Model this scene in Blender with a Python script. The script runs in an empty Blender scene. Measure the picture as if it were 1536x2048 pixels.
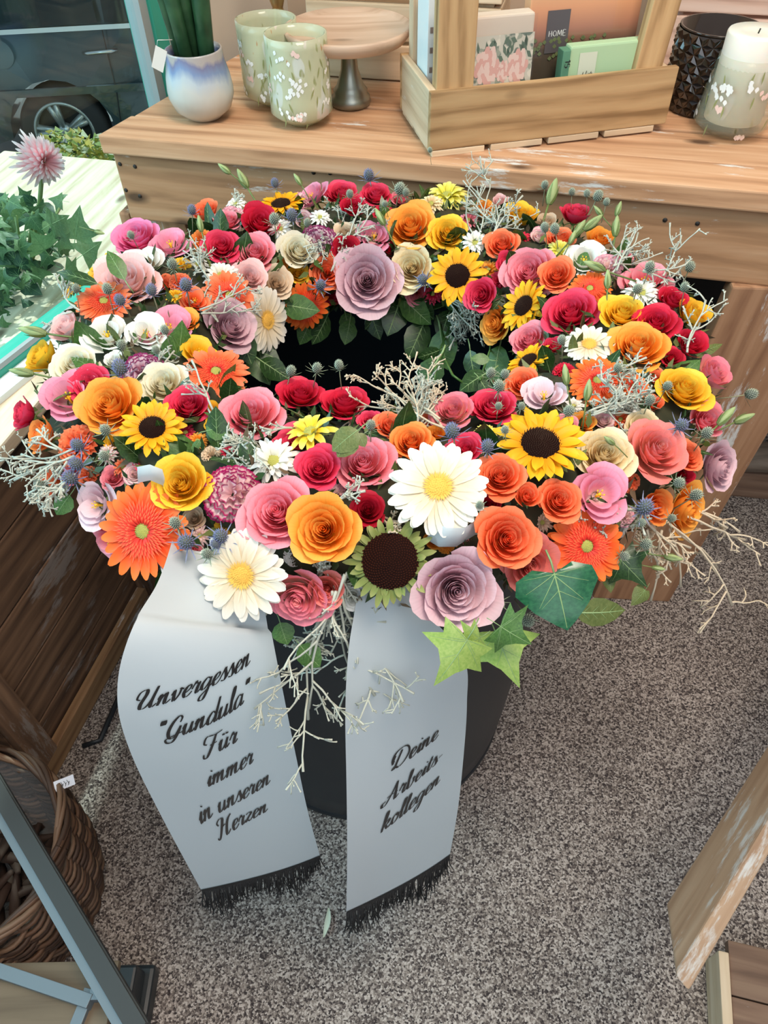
import bpy, bmesh, math, random
import numpy as np
from mathutils import Vector, Matrix, Quaternion
V = Vector
S = bpy.context.scene
COL = S.collection
rnd = random.Random(7)
# ---------------------------------------------------------------- camera
F_PX, PITCH, ROLL, CAM_H = 1500.0, math.radians(48), math.radians(1.36), 1.3
_F = V((0, math.cos(PITCH), -math.sin(PITCH)))
_X = V((1, 0, 0)); _U = V((0, math.sin(PITCH), math.cos(PITCH)))
_R = _X * math.cos(ROLL) - _U * math.sin(ROLL)
_UP = _X * math.sin(ROLL) + _U * math.cos(ROLL)
EYE = V((0, 0, CAM_H))
cd = bpy.data.cameras.new('camera'); cam = bpy.data.objects.new('camera', cd); COL.objects.link(cam)
m3 = Matrix((_R, _UP, -_F)).transposed()
cam.matrix_world = Matrix.Translation(EYE) @ m3.to_4x4()
cd.sensor_fit = 'VERTICAL'; cd.sensor_height = 36; cd.lens = 36 * F_PX / 2048
cd.clip_start = 0.02; cd.clip_end = 100
S.camera = cam
# ---------------------------------------------------------------- world, lights, exposure
S.view_settings.view_transform = 'Standard'; S.view_settings.look = 'None'
S.view_settings.gamma = 1; S.view_settings.use_curve_mapping = False
S.view_settings.exposure = 0.25
wd = bpy.data.worlds.new('sky'); S.world = wd; wd.use_nodes = True
bg = wd.node_tree.nodes['Background']
bg.inputs[0].default_value = (0.80, 0.90, 1.0, 1); bg.inputs[1].default_value = 0.38

def lamp(name, kind, loc, target, energy, color, size=1.0, size_y=None):
    l = bpy.data.lights.new(name, kind); l.energy = energy; l.color = color
    if kind == 'AREA':
        l.shape = 'RECTANGLE'; l.size = size; l.size_y = size_y or size
    if kind == 'SUN': l.angle = math.radians(size)
    o = bpy.data.objects.new(name, l); COL.objects.link(o); o.location = loc
    o.rotation_euler = (V(target) - V(loc)).to_track_quat('-Z', 'Y').to_euler()
    return o
lamp('daylight_sun', 'SUN', (0.35, 3, 4.8), (0, 0, 0), 5.0, (1.0, 0.97, 0.90), 1.0)
lamp('window_daylight', 'AREA', (-1.6, 0.55, 1.75), (0.1, 0.7, 0.5), 40, (0.66, 0.88, 1.0), 1.9, 1.3)
lamp('ceiling_lamp_back', 'AREA', (1.0, 1.6, 2.5), (0.5, 1.0, 0.6), 25, (1.0, 0.70, 0.42), 0.35)
lamp('ceiling_lamp_middle', 'AREA', (0.35, 0.1, 2.6), (0.2, 0.7, 0.6), 30, (1.0, 0.86, 0.72), 0.7)
lamp('front_fill', 'AREA', (0.3, -1.4, 2.2), (0.1, 0.5, 0.1), 13, (0.86, 0.93, 1.0), 1.6)  # cool fill from an unseen source behind the camera, brightens apron and ribbons

# ---------------------------------------------------------------- pixel -> world helpers
def ray(u, v):
    a, b = u - 768.0, v - 1024.0
    return (_F * F_PX + _R * a - _UP * b).normalized()
def W(u, v, z):                       # the point of a horizontal plane
    d = ray(u, v); return EYE + d * ((z - CAM_H) / d.z)
def WY(u, v, y):                      # the point of a plane facing the viewer
    d = ray(u, v); return EYE + d * (y / d.y)
def WP(u, v, p, n):                   # the point of any plane
    d = ray(u, v); return EYE + d * ((V(p) - EYE).dot(n) / d.dot(n))
def pxs(p): return (V(p) - EYE).dot(_F) / F_PX      # metres per pixel at p
def lerp(a, b, t): return a + (b - a) * t

# ---------------------------------------------------------------- object helpers
def add(name, me, mat=None, parent=None, mw=None, **kw):
    o = bpy.data.objects.new(name, me); COL.objects.link(o)
    if mat is not None and me is not None:
        mats = mat if isinstance(mat, (list, tuple)) else [mat]
        while len(me.materials) < len(mats): me.materials.append(None)
        for i, m in enumerate(mats):
            o.material_slots[i].link = 'OBJECT'; o.material_slots[i].material = m
    if mw is None: mw = Matrix()
    if parent is not None:
        o.parent = parent; o.matrix_local = WM[parent.name].inverted() @ mw
    else: o.matrix_local = mw
    WM[o.name] = mw.copy()
    for k, x in kw.items(): o[k] = x
    return o
WM = {}
def thing(name, label, cat, loc, group=None):
    mw = Matrix.Translation(V(loc)); o = add(name, None, None, None, mw)
    o.empty_display_size = 0.05
    tag(o, label, cat, group); return o
def tag(o, label=None, cat=None, group=None, kind=None):
    if label: o['label'] = label
    if cat: o['category'] = cat
    if group: o['group'] = group
    if kind: o['kind'] = kind
    return o
def mesh(name, vs, fs, uvs=None, mi=None, smooth=True):
    me = bpy.data.meshes.new(name)
    me.from_pydata([tuple(v) for v in vs], [], fs)
    if uvs is not None:
        ul = me.uv_layers.new(name='UVMap')
        lv = np.empty(len(me.loops), dtype=np.int32); me.loops.foreach_get('vertex_index', lv)
        ul.data.foreach_set('uv', np.asarray(uvs, dtype=np.float32)[lv].ravel())
    if mi is not None: me.polygons.foreach_set('material_index', mi)
    if smooth: me.polygons.foreach_set('use_smooth', [True] * len(me.polygons))
    me.update(); return me
class MB:
    def __init__(s): s.v = []; s.f = []; s.m = []; s.uv = []
    def addm(s, vs, fs, mi=0, uvs=None):
        b = len(s.v); s.v += [tuple(x) for x in vs]; s.f += [tuple(i + b for i in f) for f in fs]
        s.m += [mi] * len(fs); s.uv += list(uvs) if uvs is not None else [(0.5, 0.5)] * len(vs)
    def tube(s, pts, r, n=5, mi=0, cap=True):
        pts = [V(p) for p in pts]; vs = []; fs = []
        rs = r if isinstance(r, (list, tuple)) else [r] * len(pts)
        up = V((0.31, 0.17, 0.93)); k = len(pts)
        for i, p in enumerate(pts):
            t = (pts[min(i + 1, k - 1)] - pts[max(i - 1, 0)])
            if t.length < 1e-9: t = V((0, 0, 1))
            t.normalize(); a = t.cross(up)
            if a.length < 0.05: a = t.cross(V((1, 0, 0)))
            a.normalize(); b = t.cross(a)
            for j in range(n):
                c = 2 * math.pi * j / n
                vs.append(p + (a * math.cos(c) + b * math.sin(c)) * rs[i])
        for i in range(k - 1):
            for j in range(n):
                j2 = (j + 1) % n
                fs.append((i * n + j, i * n + j2, (i + 1) * n + j2, (i + 1) * n + j))
        if cap: fs += [tuple(range(n - 1, -1, -1)), tuple((k - 1) * n + j for j in range(n))]
        s.addm(vs, fs, mi)
    def lathe(s, prof, n=32, mi=0, c=(0, 0, 0)):
        vs = []; fs = []; k = len(prof)
        for r, z in prof:
            for j in range(n):
                a = 2 * math.pi * j / n
                vs.append((c[0] + r * math.cos(a), c[1] + r * math.sin(a), c[2] + z))
        for i in range(k - 1):
            for j in range(n):
                j2 = (j + 1) % n
                fs.append((i * n + j, i * n + j2, (i + 1) * n + j2, (i + 1) * n + j))
        if prof[0][0] > 1e-4: fs.append(tuple(range(n - 1, -1, -1))) if s.caps else None
        s.addm(vs, fs, mi)
    caps = False
    def box(s, c, d, mi=0):
        x, y, z = c; a, b, e = d[0] / 2, d[1] / 2, d[2] / 2
        vs = [(x + i * a, y + j * b, z + k * e) for k in (-1, 1) for j in (-1, 1) for i in (-1, 1)]
        s.addm(vs, [(0, 2, 3, 1), (4, 5, 7, 6), (0, 1, 5, 4), (2, 6, 7, 3), (0, 4, 6, 2), (1, 3, 7, 5)], mi)
    def build(s, name, smooth=True): return mesh(name, s.v, s.f, s.uv, s.m, smooth)
def bevel_me(me, w, seg=2):
    bm = bmesh.new(); bm.from_mesh(me)
    bmesh.ops.recalc_face_normals(bm, faces=bm.faces)
    bmesh.ops.bevel(bm, geom=bm.edges[:], offset=w, segments=seg, affect='EDGES', profile=0.6)
    bm.to_mesh(me); bm.free(); me.polygons.foreach_set('use_smooth', [False] * len(me.polygons)); return me
def obox(name, o, L, Wd, T, mat, parent=None, bev=0.002, **kw):
    """a board from corner o along three vectors; its local x runs along L so the grain does too"""
    o = V(o); L = V(L); Wd = V(Wd); T = V(T)
    x = L.normalized(); z = x.cross(Wd).normalized(); y = z.cross(x)
    R = Matrix((x, y, z)).transposed()
    c = o + (L + Wd + T) / 2
    vs = []
    for k in (0, 1):
        for j in (0, 1):
            for i in (0, 1):
                vs.append(R.transposed() @ (o + L * i + Wd * j + T * k - c))
    me = mesh(name, vs, [(0, 2, 3, 1), (4, 5, 7, 6), (0, 1, 5, 4), (2, 6, 7, 3), (0, 4, 6, 2), (1, 3, 7, 5)], None, None, False)
    if bev: bevel_me(me, bev)
    return add(name, me, mat, parent, Matrix.Translation(c) @ R.to_4x4(), **kw)

# ---------------------------------------------------------------- materials
def nt(name):
    m = bpy.data.materials.new(name); m.use_nodes = True
    t = m.node_tree; return m, t.nodes, t.links, t.nodes['Principled BSDF']
def c4(c): return (*c, 1) if len(c) == 3 else c
def flat(name, col, rough=0.6, metal=0.0, **kw):
    m, N, L, b = nt(name); b.inputs['Base Color'].default_value = c4(col)
    b.inputs['Roughness'].default_value = rough; b.inputs['Metallic'].default_value = metal
    for k, x in kw.items(): b.inputs[k.replace('_', ' ')].default_value = x
    return m
def ramp(N, stops):
    r = N.new('ShaderNodeValToRGB'); e = r.color_ramp.elements
    while len(e) < len(stops): e.new(0.5)
    for i, (p, c) in enumerate(stops): e[i].position = p; e[i].color = c4(c)
    return r
def wood(name, a, b, c, chalk=0.0, rough=0.7, gs=1.0, chalk_col=(0.75, 0.78, 0.76), wave=0.16):
    """a dark line, b mid, c light; chalk = flakes of old paint"""
    m, N, L, bs = nt(name)
    tc = N.new('ShaderNodeTexCoord'); oi = N.new('ShaderNodeObjectInfo')
    mul = N.new('ShaderNodeVectorMath'); mul.operation = 'SCALE'; mul.inputs[3].default_value = 7.3
    cmb = N.new('ShaderNodeCombineXYZ')
    for i in range(3): L.new(oi.outputs['Random'], cmb.inputs[i])
    L.new(cmb.outputs[0], mul.inputs[0])
    ad = N.new('ShaderNodeVectorMath'); L.new(tc.outputs['Object'], ad.inputs[0]); L.new(mul.outputs[0], ad.inputs[1])
    mp = N.new('ShaderNodeMapping'); mp.inputs['Scale'].default_value = (2.6 * gs, 40 * gs, 40 * gs); L.new(ad.outputs[0], mp.inputs[0])
    n1 = N.new('ShaderNodeTexNoise'); n1.inputs['Scale'].default_value = 1.6; n1.inputs['Detail'].default_value = 6
    n1.inputs['Distortion'].default_value = 0.6; L.new(mp.outputs[0], n1.inputs['Vector'])
    mp2 = N.new('ShaderNodeMapping'); mp2.inputs['Scale'].default_value = (1.3 * gs, 6 * gs, 6 * gs); L.new(ad.outputs[0], mp2.inputs[0])
    wv = N.new('ShaderNodeTexWave'); wv.wave_type = 'RINGS'; wv.rings_direction = 'X'; wv.inputs['Scale'].default_value = 2.2
    wv.inputs['Distortion'].default_value = 5; wv.inputs['Detail'].default_value = 3; wv.inputs['Detail Scale'].default_value = 1.2
    L.new(mp2.outputs[0], wv.inputs['Vector'])
    mx = N.new('ShaderNodeMix'); mx.inputs[0].default_value = wave; L.new(n1.outputs[0], mx.inputs[2]); L.new(wv.outputs[0], mx.inputs[3])
    r = ramp(N, [(0.26, a), (0.50, b), (0.80, c)]); L.new(mx.outputs[0], r.inputs[0])
    hs = N.new('ShaderNodeHueSaturation'); L.new(r.outputs[0], hs.inputs['Color'])
    mr = N.new('ShaderNodeMapRange'); mr.inputs[3].default_value = 0.82; mr.inputs[4].default_value = 1.16
    L.new(oi.outputs['Random'], mr.inputs[0]); L.new(mr.outputs[0], hs.inputs['Value'])
    last = hs.outputs[0]
    # knots
    vo = N.new('ShaderNodeTexVoronoi'); mp3 = N.new('ShaderNodeMapping'); mp3.inputs['Scale'].default_value = (5, 11, 11)
    L.new(ad.outputs[0], mp3.inputs[0]); L.new(mp3.outputs[0], vo.inputs['Vector']); vo.inputs['Scale'].default_value = 1.0
    rk = ramp(N, [(0.05, (1, 1, 1)), (0.13, (0, 0, 0))]); L.new(vo.outputs['Distance'], rk.inputs[0])
    mk = N.new('ShaderNodeMix'); mk.data_type = 'RGBA'; L.new(rk.outputs[0], mk.inputs[0]); L.new(last, mk.inputs[6])
    mk.inputs[7].default_value = c4([x * 0.35 for x in a]); last = mk.outputs[2]
    if chalk > 0:
        mp4 = N.new('ShaderNodeMapping'); mp4.inputs['Scale'].default_value = (9, 45, 45); L.new(ad.outputs[0], mp4.inputs[0])
        n4 = N.new('ShaderNodeTexNoise'); n4.inputs['Scale'].default_value = 1.4; n4.inputs['Detail'].default_value = 8; n4.inputs['Roughness'].default_value = 0.7
        L.new(mp4.outputs[0], n4.inputs['Vector'])
        n5 = N.new('ShaderNodeTexNoise'); n5.inputs['Scale'].default_value = 5; L.new(ad.outputs[0], n5.inputs['Vector'])
        ml = N.new('ShaderNodeMath'); ml.operation = 'MULTIPLY'; L.new(n4.outputs[0], ml.inputs[0]); L.new(n5.outputs[0], ml.inputs[1])
        rc = ramp(N, [(0.36 - 0.1 * chalk, (0, 0, 0)), (0.42 - 0.1 * chalk, (0.8, 0.8, 0.8))]); L.new(ml.outputs[0], rc.inputs[0])
        mc = N.new('ShaderNodeMix'); mc.data_type = 'RGBA'; L.new(rc.outputs[0], mc.inputs[0]); L.new(last, mc.inputs[6])
        mc.inputs[7].default_value = c4(chalk_col); last = mc.outputs[2]
    L.new(last, bs.inputs['Base Color']); bs.inputs['Roughness'].default_value = rough
    bp = N.new('ShaderNodeBump'); bp.inputs['Strength'].default_value = 0.35; bp.inputs['Distance'].default_value = 0.002
    L.new(n1.outputs[0], bp.inputs['Height']); L.new(bp.outputs[0], bs.inputs['Normal'])
    return m
def petal_mat(name, base, mid, rim, edge=None, transl=0.22, rough=0.5, streak=0.16, mpos=0.55):
    """colour runs along the petal from its base to its rim (UV v)"""
    m, N, L, bs = nt(name)
    uv = N.new('ShaderNodeUVMap'); sp = N.new('ShaderNodeSeparateXYZ'); L.new(uv.outputs[0], sp.inputs[0])
    st = [(0.0, base), (mpos, mid), (0.9, rim)]
    if edge: st = [(0.0, base), (mpos, mid), (0.86, rim), (0.95, edge)]
    r = ramp(N, st); L.new(sp.outputs[1], r.inputs[0])
    mp = N.new('ShaderNodeMapping'); mp.inputs['Scale'].default_value = (14, 1.2, 1); L.new(uv.outputs[0], mp.inputs[0])
    n = N.new('ShaderNodeTexNoise'); n.inputs['Scale'].default_value = 2; n.inputs['Detail'].default_value = 2; L.new(mp.outputs[0], n.inputs['Vector'])
    oi = N.new('ShaderNodeObjectInfo')
    a1 = N.new('ShaderNodeMath'); a1.operation = 'MULTIPLY_ADD'; a1.inputs[1].default_value = streak * 2; a1.inputs[2].default_value = 1 - streak
    L.new(n.outputs[0], a1.inputs[0])
    a2 = N.new('ShaderNodeMath'); a2.operation = 'MULTIPLY_ADD'; a2.inputs[1].default_value = 0.16; a2.inputs[2].default_value = 0.92
    L.new(oi.outputs['Random'], a2.inputs[0])
    a3 = N.new('ShaderNodeMath'); a3.operation = 'MULTIPLY'; L.new(a1.outputs[0], a3.inputs[0]); L.new(a2.outputs[0], a3.inputs[1])
    hs = N.new('ShaderNodeHueSaturation'); L.new(r.outputs[0], hs.inputs['Color']); L.new(a3.outputs[0], hs.inputs['Value'])
    L.new(hs.outputs[0], bs.inputs['Base Color']); bs.inputs['Roughness'].default_value = rough
    bs.inputs['Specular IOR Level'].default_value = 0.3
    tr = N.new('ShaderNodeBsdfTranslucent'); L.new(hs.outputs[0], tr.inputs[0])
    mx = N.new('ShaderNodeMixShader'); mx.inputs[0].default_value = transl
    L.new(bs.outputs[0], mx.inputs[1]); L.new(tr.outputs[0], mx.inputs[2])
    L.new(mx.outputs[0], N['Material Output'].inputs[0])
    return m
def leaf_mat(name, a, b, rough=0.35, transl=0.2, scale=20):
    m, N, L, bs = nt(name)
    tc = N.new('ShaderNodeTexCoord'); n = N.new('ShaderNodeTexNoise'); n.inputs['Scale'].default_value = scale; L.new(tc.outputs['Object'], n.inputs[0])
    r = ramp(N, [(0.3, a), (0.7, b)]); L.new(n.outputs[0], r.inputs[0]); L.new(r.outputs[0], bs.inputs['Base Color'])
    bs.inputs['Roughness'].default_value = rough
    tr = N.new('ShaderNodeBsdfTranslucent'); L.new(r.outputs[0], tr.inputs[0]); mx = N.new('ShaderNodeMixShader'); mx.inputs[0].default_value = transl
    L.new(bs.outputs[0], mx.inputs[1]); L.new(tr.outputs[0], mx.inputs[2]); L.new(mx.outputs[0], N['Material Output'].inputs[0])
    return m
def carpet_mat():
    m, N, L, bs = nt('speckled_carpet')
    tc = N.new('ShaderNodeTexCoord')
    n = N.new('ShaderNodeTexNoise'); n.inputs['Scale'].default_value = 420; n.inputs['Detail'].default_value = 3; L.new(tc.outputs['Object'], n.inputs[0])
    dv = N.new('ShaderNodeVectorMath'); dv.operation = 'SCALE'; dv.inputs[3].default_value = 0.004; L.new(n.outputs['Color'], dv.inputs[0])
    dd = N.new('ShaderNodeVectorMath'); L.new(tc.outputs['Object'], dd.inputs[0]); L.new(dv.outputs[0], dd.inputs[1])
    vo = N.new('ShaderNodeTexVoronoi'); vo.inputs['Scale'].default_value = 380; L.new(dd.outputs[0], vo.inputs['Vector'])
    sx = N.new('ShaderNodeSeparateColor'); L.new(vo.outputs['Color'], sx.inputs[0])
    mm = N.new('ShaderNodeMath'); mm.operation = 'MULTIPLY_ADD'; mm.inputs[1].default_value = 0.45; L.new(n.outputs[0], mm.inputs[0]); mm2 = N.new('ShaderNodeMath'); mm2.operation = 'MULTIPLY'; mm2.inputs[1].default_value = 0.62; L.new(sx.outputs[0], mm2.inputs[0]); L.new(mm2.outputs[0], mm.inputs[2])
    r = ramp(N, [(0.26, (0.045, 0.036, 0.036)), (0.42, (0.13, 0.105, 0.095)), (0.60, (0.28, 0.235, 0.205)), (0.82, (0.52, 0.455, 0.41))]); L.new(mm.outputs[0], r.inputs[0])
    n2 = N.new('ShaderNodeTexNoise'); n2.inputs['Scale'].default_value = 6; n2.inputs['Detail'].default_value = 4; L.new(tc.outputs['Object'], n2.inputs[0])
    mr = N.new('ShaderNodeMapRange'); mr.inputs[1].default_value = 0.3; mr.inputs[2].default_value = 0.7; mr.inputs[3].default_value = 0.85; mr.inputs[4].default_value = 1.12; L.new(n2.outputs[0], mr.inputs[0])
    hs = N.new('ShaderNodeHueSaturation'); L.new(r.outputs[0], hs.inputs['Color']); L.new(mr.outputs[0], hs.inputs['Value'])
    L.new(hs.outputs[0], bs.inputs['Base Color']); bs.inputs['Roughness'].default_value = 0.95; bs.inputs['Specular IOR Level'].default_value = 0.1
    bp = N.new('ShaderNodeBump'); bp.inputs['Strength'].default_value = 0.5; bp.inputs['Distance'].default_value = 0.003
    L.new(n.outputs[0], bp.inputs['Height']); L.new(bp.outputs[0], bs.inputs['Normal'])
    return m
def speck(name, base, spots, scale=30, rough=0.4, **kw):
    """plain colour with soft irregular spots of several colours"""
    m, N, L, bs = nt(name); tc = N.new('ShaderNodeTexCoord'); last = None
    for i, (col, lo, sc) in enumerate(spots):
        vo = N.new('ShaderNodeTexNoise'); vo.inputs['Scale'].default_value = scale * sc; vo.inputs['Detail'].default_value = 1.5
        mp = N.new('ShaderNodeMapping'); mp.inputs['Location'].default_value = (3.1 * i, 1.7 * i, 5.3 * i); mp.inputs['Scale'].default_value = (1, 1, kw.get('stretch', 0.7))
        L.new(tc.outputs['Object'], mp.inputs[0]); L.new(mp.outputs[0], vo.inputs['Vector'])
        r = ramp(N, [(lo, (0, 0, 0)), (lo + 0.04, (1, 1, 1))]); L.new(vo.outputs[0], r.inputs[0])
        mx = N.new('ShaderNodeMix'); mx.data_type = 'RGBA'; L.new(r.outputs[0], mx.inputs[0])
        if last is None: mx.inputs[6].default_value = c4(base)
        else: L.new(last, mx.inputs[6])
        mx.inputs[7].default_value = c4(col); last = mx.outputs[2]
    L.new(last, bs.inputs['Base Color']); bs.inputs['Roughness'].default_value = rough
    if 'alpha' in kw:
        tr = N.new('ShaderNodeBsdfTransparent'); tr.inputs[0].default_value = c4(kw.get('tint', (0.9, 0.95, 0.85)))
        ms = N.new('ShaderNodeMixShader'); ms.inputs[0].default_value = kw['alpha']; L.new(tr.outputs[0], ms.inputs[1]); L.new(bs.outputs[0], ms.inputs[2])
        L.new(ms.outputs[0], N['Material Output'].inputs[0])
    return m
def glass_mat(name, tint, refl=0.08, rough=0.03, ior=1.45):
    m, N, L, bs = nt(name)
    tr = N.new('ShaderNodeBsdfTransparent'); tr.inputs[0].default_value = c4(tint)
    gl = N.new('ShaderNodeBsdfGlossy'); gl.inputs['Roughness'].default_value = rough
    fr = N.new('ShaderNodeLayerWeight'); fr.inputs[0].default_value = 0.5
    pw = N.new('ShaderNodeMath'); pw.operation = 'POWER'; pw.inputs[1].default_value = 4.0; L.new(fr.outputs['Facing'], pw.inputs[0])
    ma = N.new('ShaderNodeMath'); ma.operation = 'MULTIPLY_ADD'; ma.inputs[1].default_value = 0.5; ma.inputs[2].default_value = refl * 0.5; L.new(pw.outputs[0], ma.inputs[0])
    mx = N.new('ShaderNodeMixShader'); L.new(ma.outputs[0], mx.inputs[0]); L.new(tr.outputs[0], mx.inputs[1]); L.new(gl.outputs[0], mx.inputs[2])
    L.new(mx.outputs[0], N['Material Output'].inputs[0]); return m

M = {}
M['carpet'] = carpet_mat()
M['table_wood'] = wood('table_wood', (0.32, 0.155, 0.075), (0.53, 0.29, 0.155), (0.66, 0.42, 0.26), 0.18)
M['apron_wood'] = wood('apron_wood', (0.30, 0.15, 0.07), (0.52, 0.28, 0.14), (0.66, 0.40, 0.23), 0.5)
M['leg_wood'] = wood('leg_wood', (0.24, 0.11, 0.055), (0.40, 0.21, 0.11), (0.52, 0.30, 0.17), 0.55)
M['bench_wood'] = wood('bench_wood', (0.055, 0.028, 0.016), (0.155, 0.082, 0.045), (0.28, 0.155, 0.085), 0.35, chalk_col=(0.30, 0.25, 0.22))
M['bench_top'] = wood('bench_top', (0.42, 0.30, 0.18), (0.62, 0.50, 0.36), (0.78, 0.68, 0.52), 0.0)
M['caddy_wood'] = wood('caddy_wood', (0.27, 0.15, 0.06), (0.50, 0.31, 0.145), (0.60, 0.40, 0.20), 0.0, gs=1.3, wave=0.3)
M['pale_wood'] = wood('pale_wood', (0.48, 0.33, 0.20), (0.66, 0.50, 0.33), (0.76, 0.62, 0.45), 0.1)
M['pink_wood'] = wood('pink_wood', (0.40, 0.24, 0.18), (0.62, 0.43, 0.34), (0.72, 0.56, 0.47), 0.25)
M['chalk_wood'] = wood('chalk_wood', (0.30, 0.18, 0.11), (0.46, 0.31, 0.20), (0.58, 0.42, 0.29), 0.45, chalk_col=(0.62, 0.66, 0.66))
M['crate_wood'] = wood('crate_wood', (0.10, 0.055, 0.035), (0.22, 0.13, 0.085), (0.32, 0.21, 0.14), 0.5)
M['nail'] = flat('nail_head', (0.02, 0.015, 0.012), 0.5)
M['black_plastic'] = flat('black_plastic', (0.012, 0.016, 0.021), 0.42)
M['satin'] = None

# ================================================================ THE SETTING
floor = mesh('floor', [(-0.9, -1.2, 0), (2.6, -1.2, 0), (2.6, 3.2, 0), (-0.9, 3.2, 0), (-0.9, -1.2, -0.06), (2.6, -1.2, -0.06), (2.6, 3.2, -0.06), (-0.9, 3.2, -0.06)],
             [(0, 1, 2, 3), (7, 6, 5, 4), (0, 4, 5, 1), (1, 5, 6, 2), (2, 6, 7, 3), (3, 7, 4, 0)], None, None, False)
floor = add('floor', floor, M['carpet'], kind='structure')

ZT = 0.87                                   # table top height
TF = (W(195, 270, ZT), W(1536, 385, ZT))    # front edge of the table top, left and right
tdir = (TF[1] - TF[0]).normalized(); tback = V((-tdir.y, tdir.x, 0))
tleft = (W(332, 190, ZT) - TF[0]).normalized()     # the table's left end runs along the shop window
up = V((0, 0, 1))
# window wall: parallel to the table's left end
WA = W(0, 727, 0.62); wdir = V((tleft.x, tleft.y, 0)).normalized(); wn = V((wdir.y, -wdir.x, 0))
# ================================================================ FLOWER MESHES
def rose_petal(phi, Wd, R, H, curl, seed, nu=7, nv=7, ripple=0.0, z0=-0.5, lean=0.0):
    vs = []; uv = []; q = random.Random(seed); a0 = q.uniform(0, 6.28); pt = q.uniform(0.0, 0.05)
    for j in range(nv):
        t = j / (nv - 1)
        for i in range(nu):
            s = -1 + 2 * i / (nu - 1)
            h = t * (1 - 0.26 * abs(s) ** 2.6)
            rr = R * math.sin(min(1, h) * math.pi / 2) ** 0.75; z = H * h ** 1.25
            c = max(0, (h - 0.62) / 0.38) ** 2
            rr += curl * c * (1 + pt * 4 * (1 - abs(s))); z -= curl * 0.62 * c
            rr += 0.085 * s * R * t + 0.015 * math.sin(2.6 * s + a0) * t * (0.4 + R)
            z += ripple * math.sin(7 * s + a0) * t ** 3 + 0.018 * math.sin(3.3 * s + 2 * a0) * t * t
            rr += lean * t
            a = phi + s * Wd * (0.30 + 0.70 * math.sin(t * math.pi / 2))
            vs.append((rr * math.cos(a), rr * math.sin(a), z0 + z)); uv.append((0.5 + s / 2, h))
    fs = [(j * nu + i, j * nu + i + 1, (j + 1) * nu + i + 1, (j + 1) * nu + i) for j in range(nv - 1) for i in range(nu - 1)]
    return mesh('petal', vs, fs, uv)
def ray_petal(ang, r0, L, Wd, z0, rise, droop, cup=0.02, tip=0.5, tw=0.0, nu=4, nv=7, seed=0):
    vs = []; uv = []; ca, sa = math.cos(ang), math.sin(ang)
    for j in range(nv):
        t = j / (nv - 1); t = 1 - (1 - t) ** 1.7 if tip >= 0.5 else t; w = Wd * (0.45 + 0.55 * math.sin(math.pi * min(t * 0.62 + 0.08, 1))) * ((1 - t ** (2 + 6 * tip)) ** 0.5 if t < 0.9999 else (0.22 if tip >= 0.5 else 0.10))
        for i in range(nu):
            s = -1 + 2 * i / (nu - 1)
            r = r0 + (L - r0) * t; y = s * w; z = z0 + rise * t - droop * t * t + cup * s * s * math.sin(math.pi * t) + tw * s * t
            vs.append((r * ca - y * sa, r * sa + y * ca, z)); uv.append((0.5 + s / 2, t))
    fs = [(j * nu + i, j * nu + i + 1, (j + 1) * nu + i + 1, (j + 1) * nu + i) for j in range(nv - 1) for i in range(nu - 1)]
    return vs, fs, uv
def rp(*a, **k):
    vs, fs, uv = ray_petal(*a, **k); return mesh('petal', vs, fs, uv)
def calyx(mb, z=-0.5, r=0.2, stem=0.7, mi=1):
    mb.lathe([(0.045, z - stem), (0.05, z - 0.12), (r * 0.6, z - 0.08), (r, z + 0.02), (r * 1.1, z + 0.15)], 8, mi)
    for k in range(5):
        a = k * 1.2566
        vs, fs, uv = ray_petal(a, r * 0.4, r * 2.9, 0.08, z - 0.02, 0.10, 0.28, 0.0, 0.1, nu=3, nv=5)
        mb.addm(vs, fs, mi, uv)
def make_rose(seed, openness):
    q = random.Random(seed); mb = MB()
    n = 34; vs = []; uv = []
    for i in range(n):                      # the tightly rolled heart
        a = i / (n - 1) * 15; r = 0.012 + 0.0085 * a
        top = 0.36 + 0.03 * math.sin(a * 1.7)
        for (h, k) in ((-0.4, 0.7), (0.1, 0.95), (top, 1.15)):
            vs.append((r * k * math.cos(a), r * k * math.sin(a), h)); uv.append((i / n, 0.35 + 0.5 * (h + 0.4)))
    fs = [(3 * i + j, 3 * i + 3 + j, 3 * i + 4 + j, 3 * i + 1 + j) for i in range(n - 1) for j in range(2)]
    mb.addm(vs, fs, 0, uv); calyx(mb)
    pet = []; ga = 2.399; ph = q.uniform(0, 6)
    N = 32 if openness > 0.5 else 22
    for k in range(N):
        f = k / (N - 1)
        R = lerp(0.13, 0.93 if openness > 0.5 else 0.78, f ** 1.22) * q.uniform(0.96, 1.04)
        H = lerp(0.90, 0.66 if openness > 0.5 else 0.82, f ** 1.6) + q.uniform(-0.02, 0.02)
        Wd = lerp(1.45, 0.72, f ** 0.7); curl = lerp(0.026, 0.16 * (0.5 + openness), f ** 2.6)
        pet.append(rose_petal(ph, Wd, R, H, curl, q.random(), ripple=0.012)); ph += ga
    return mb.build('rose'), pet
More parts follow.
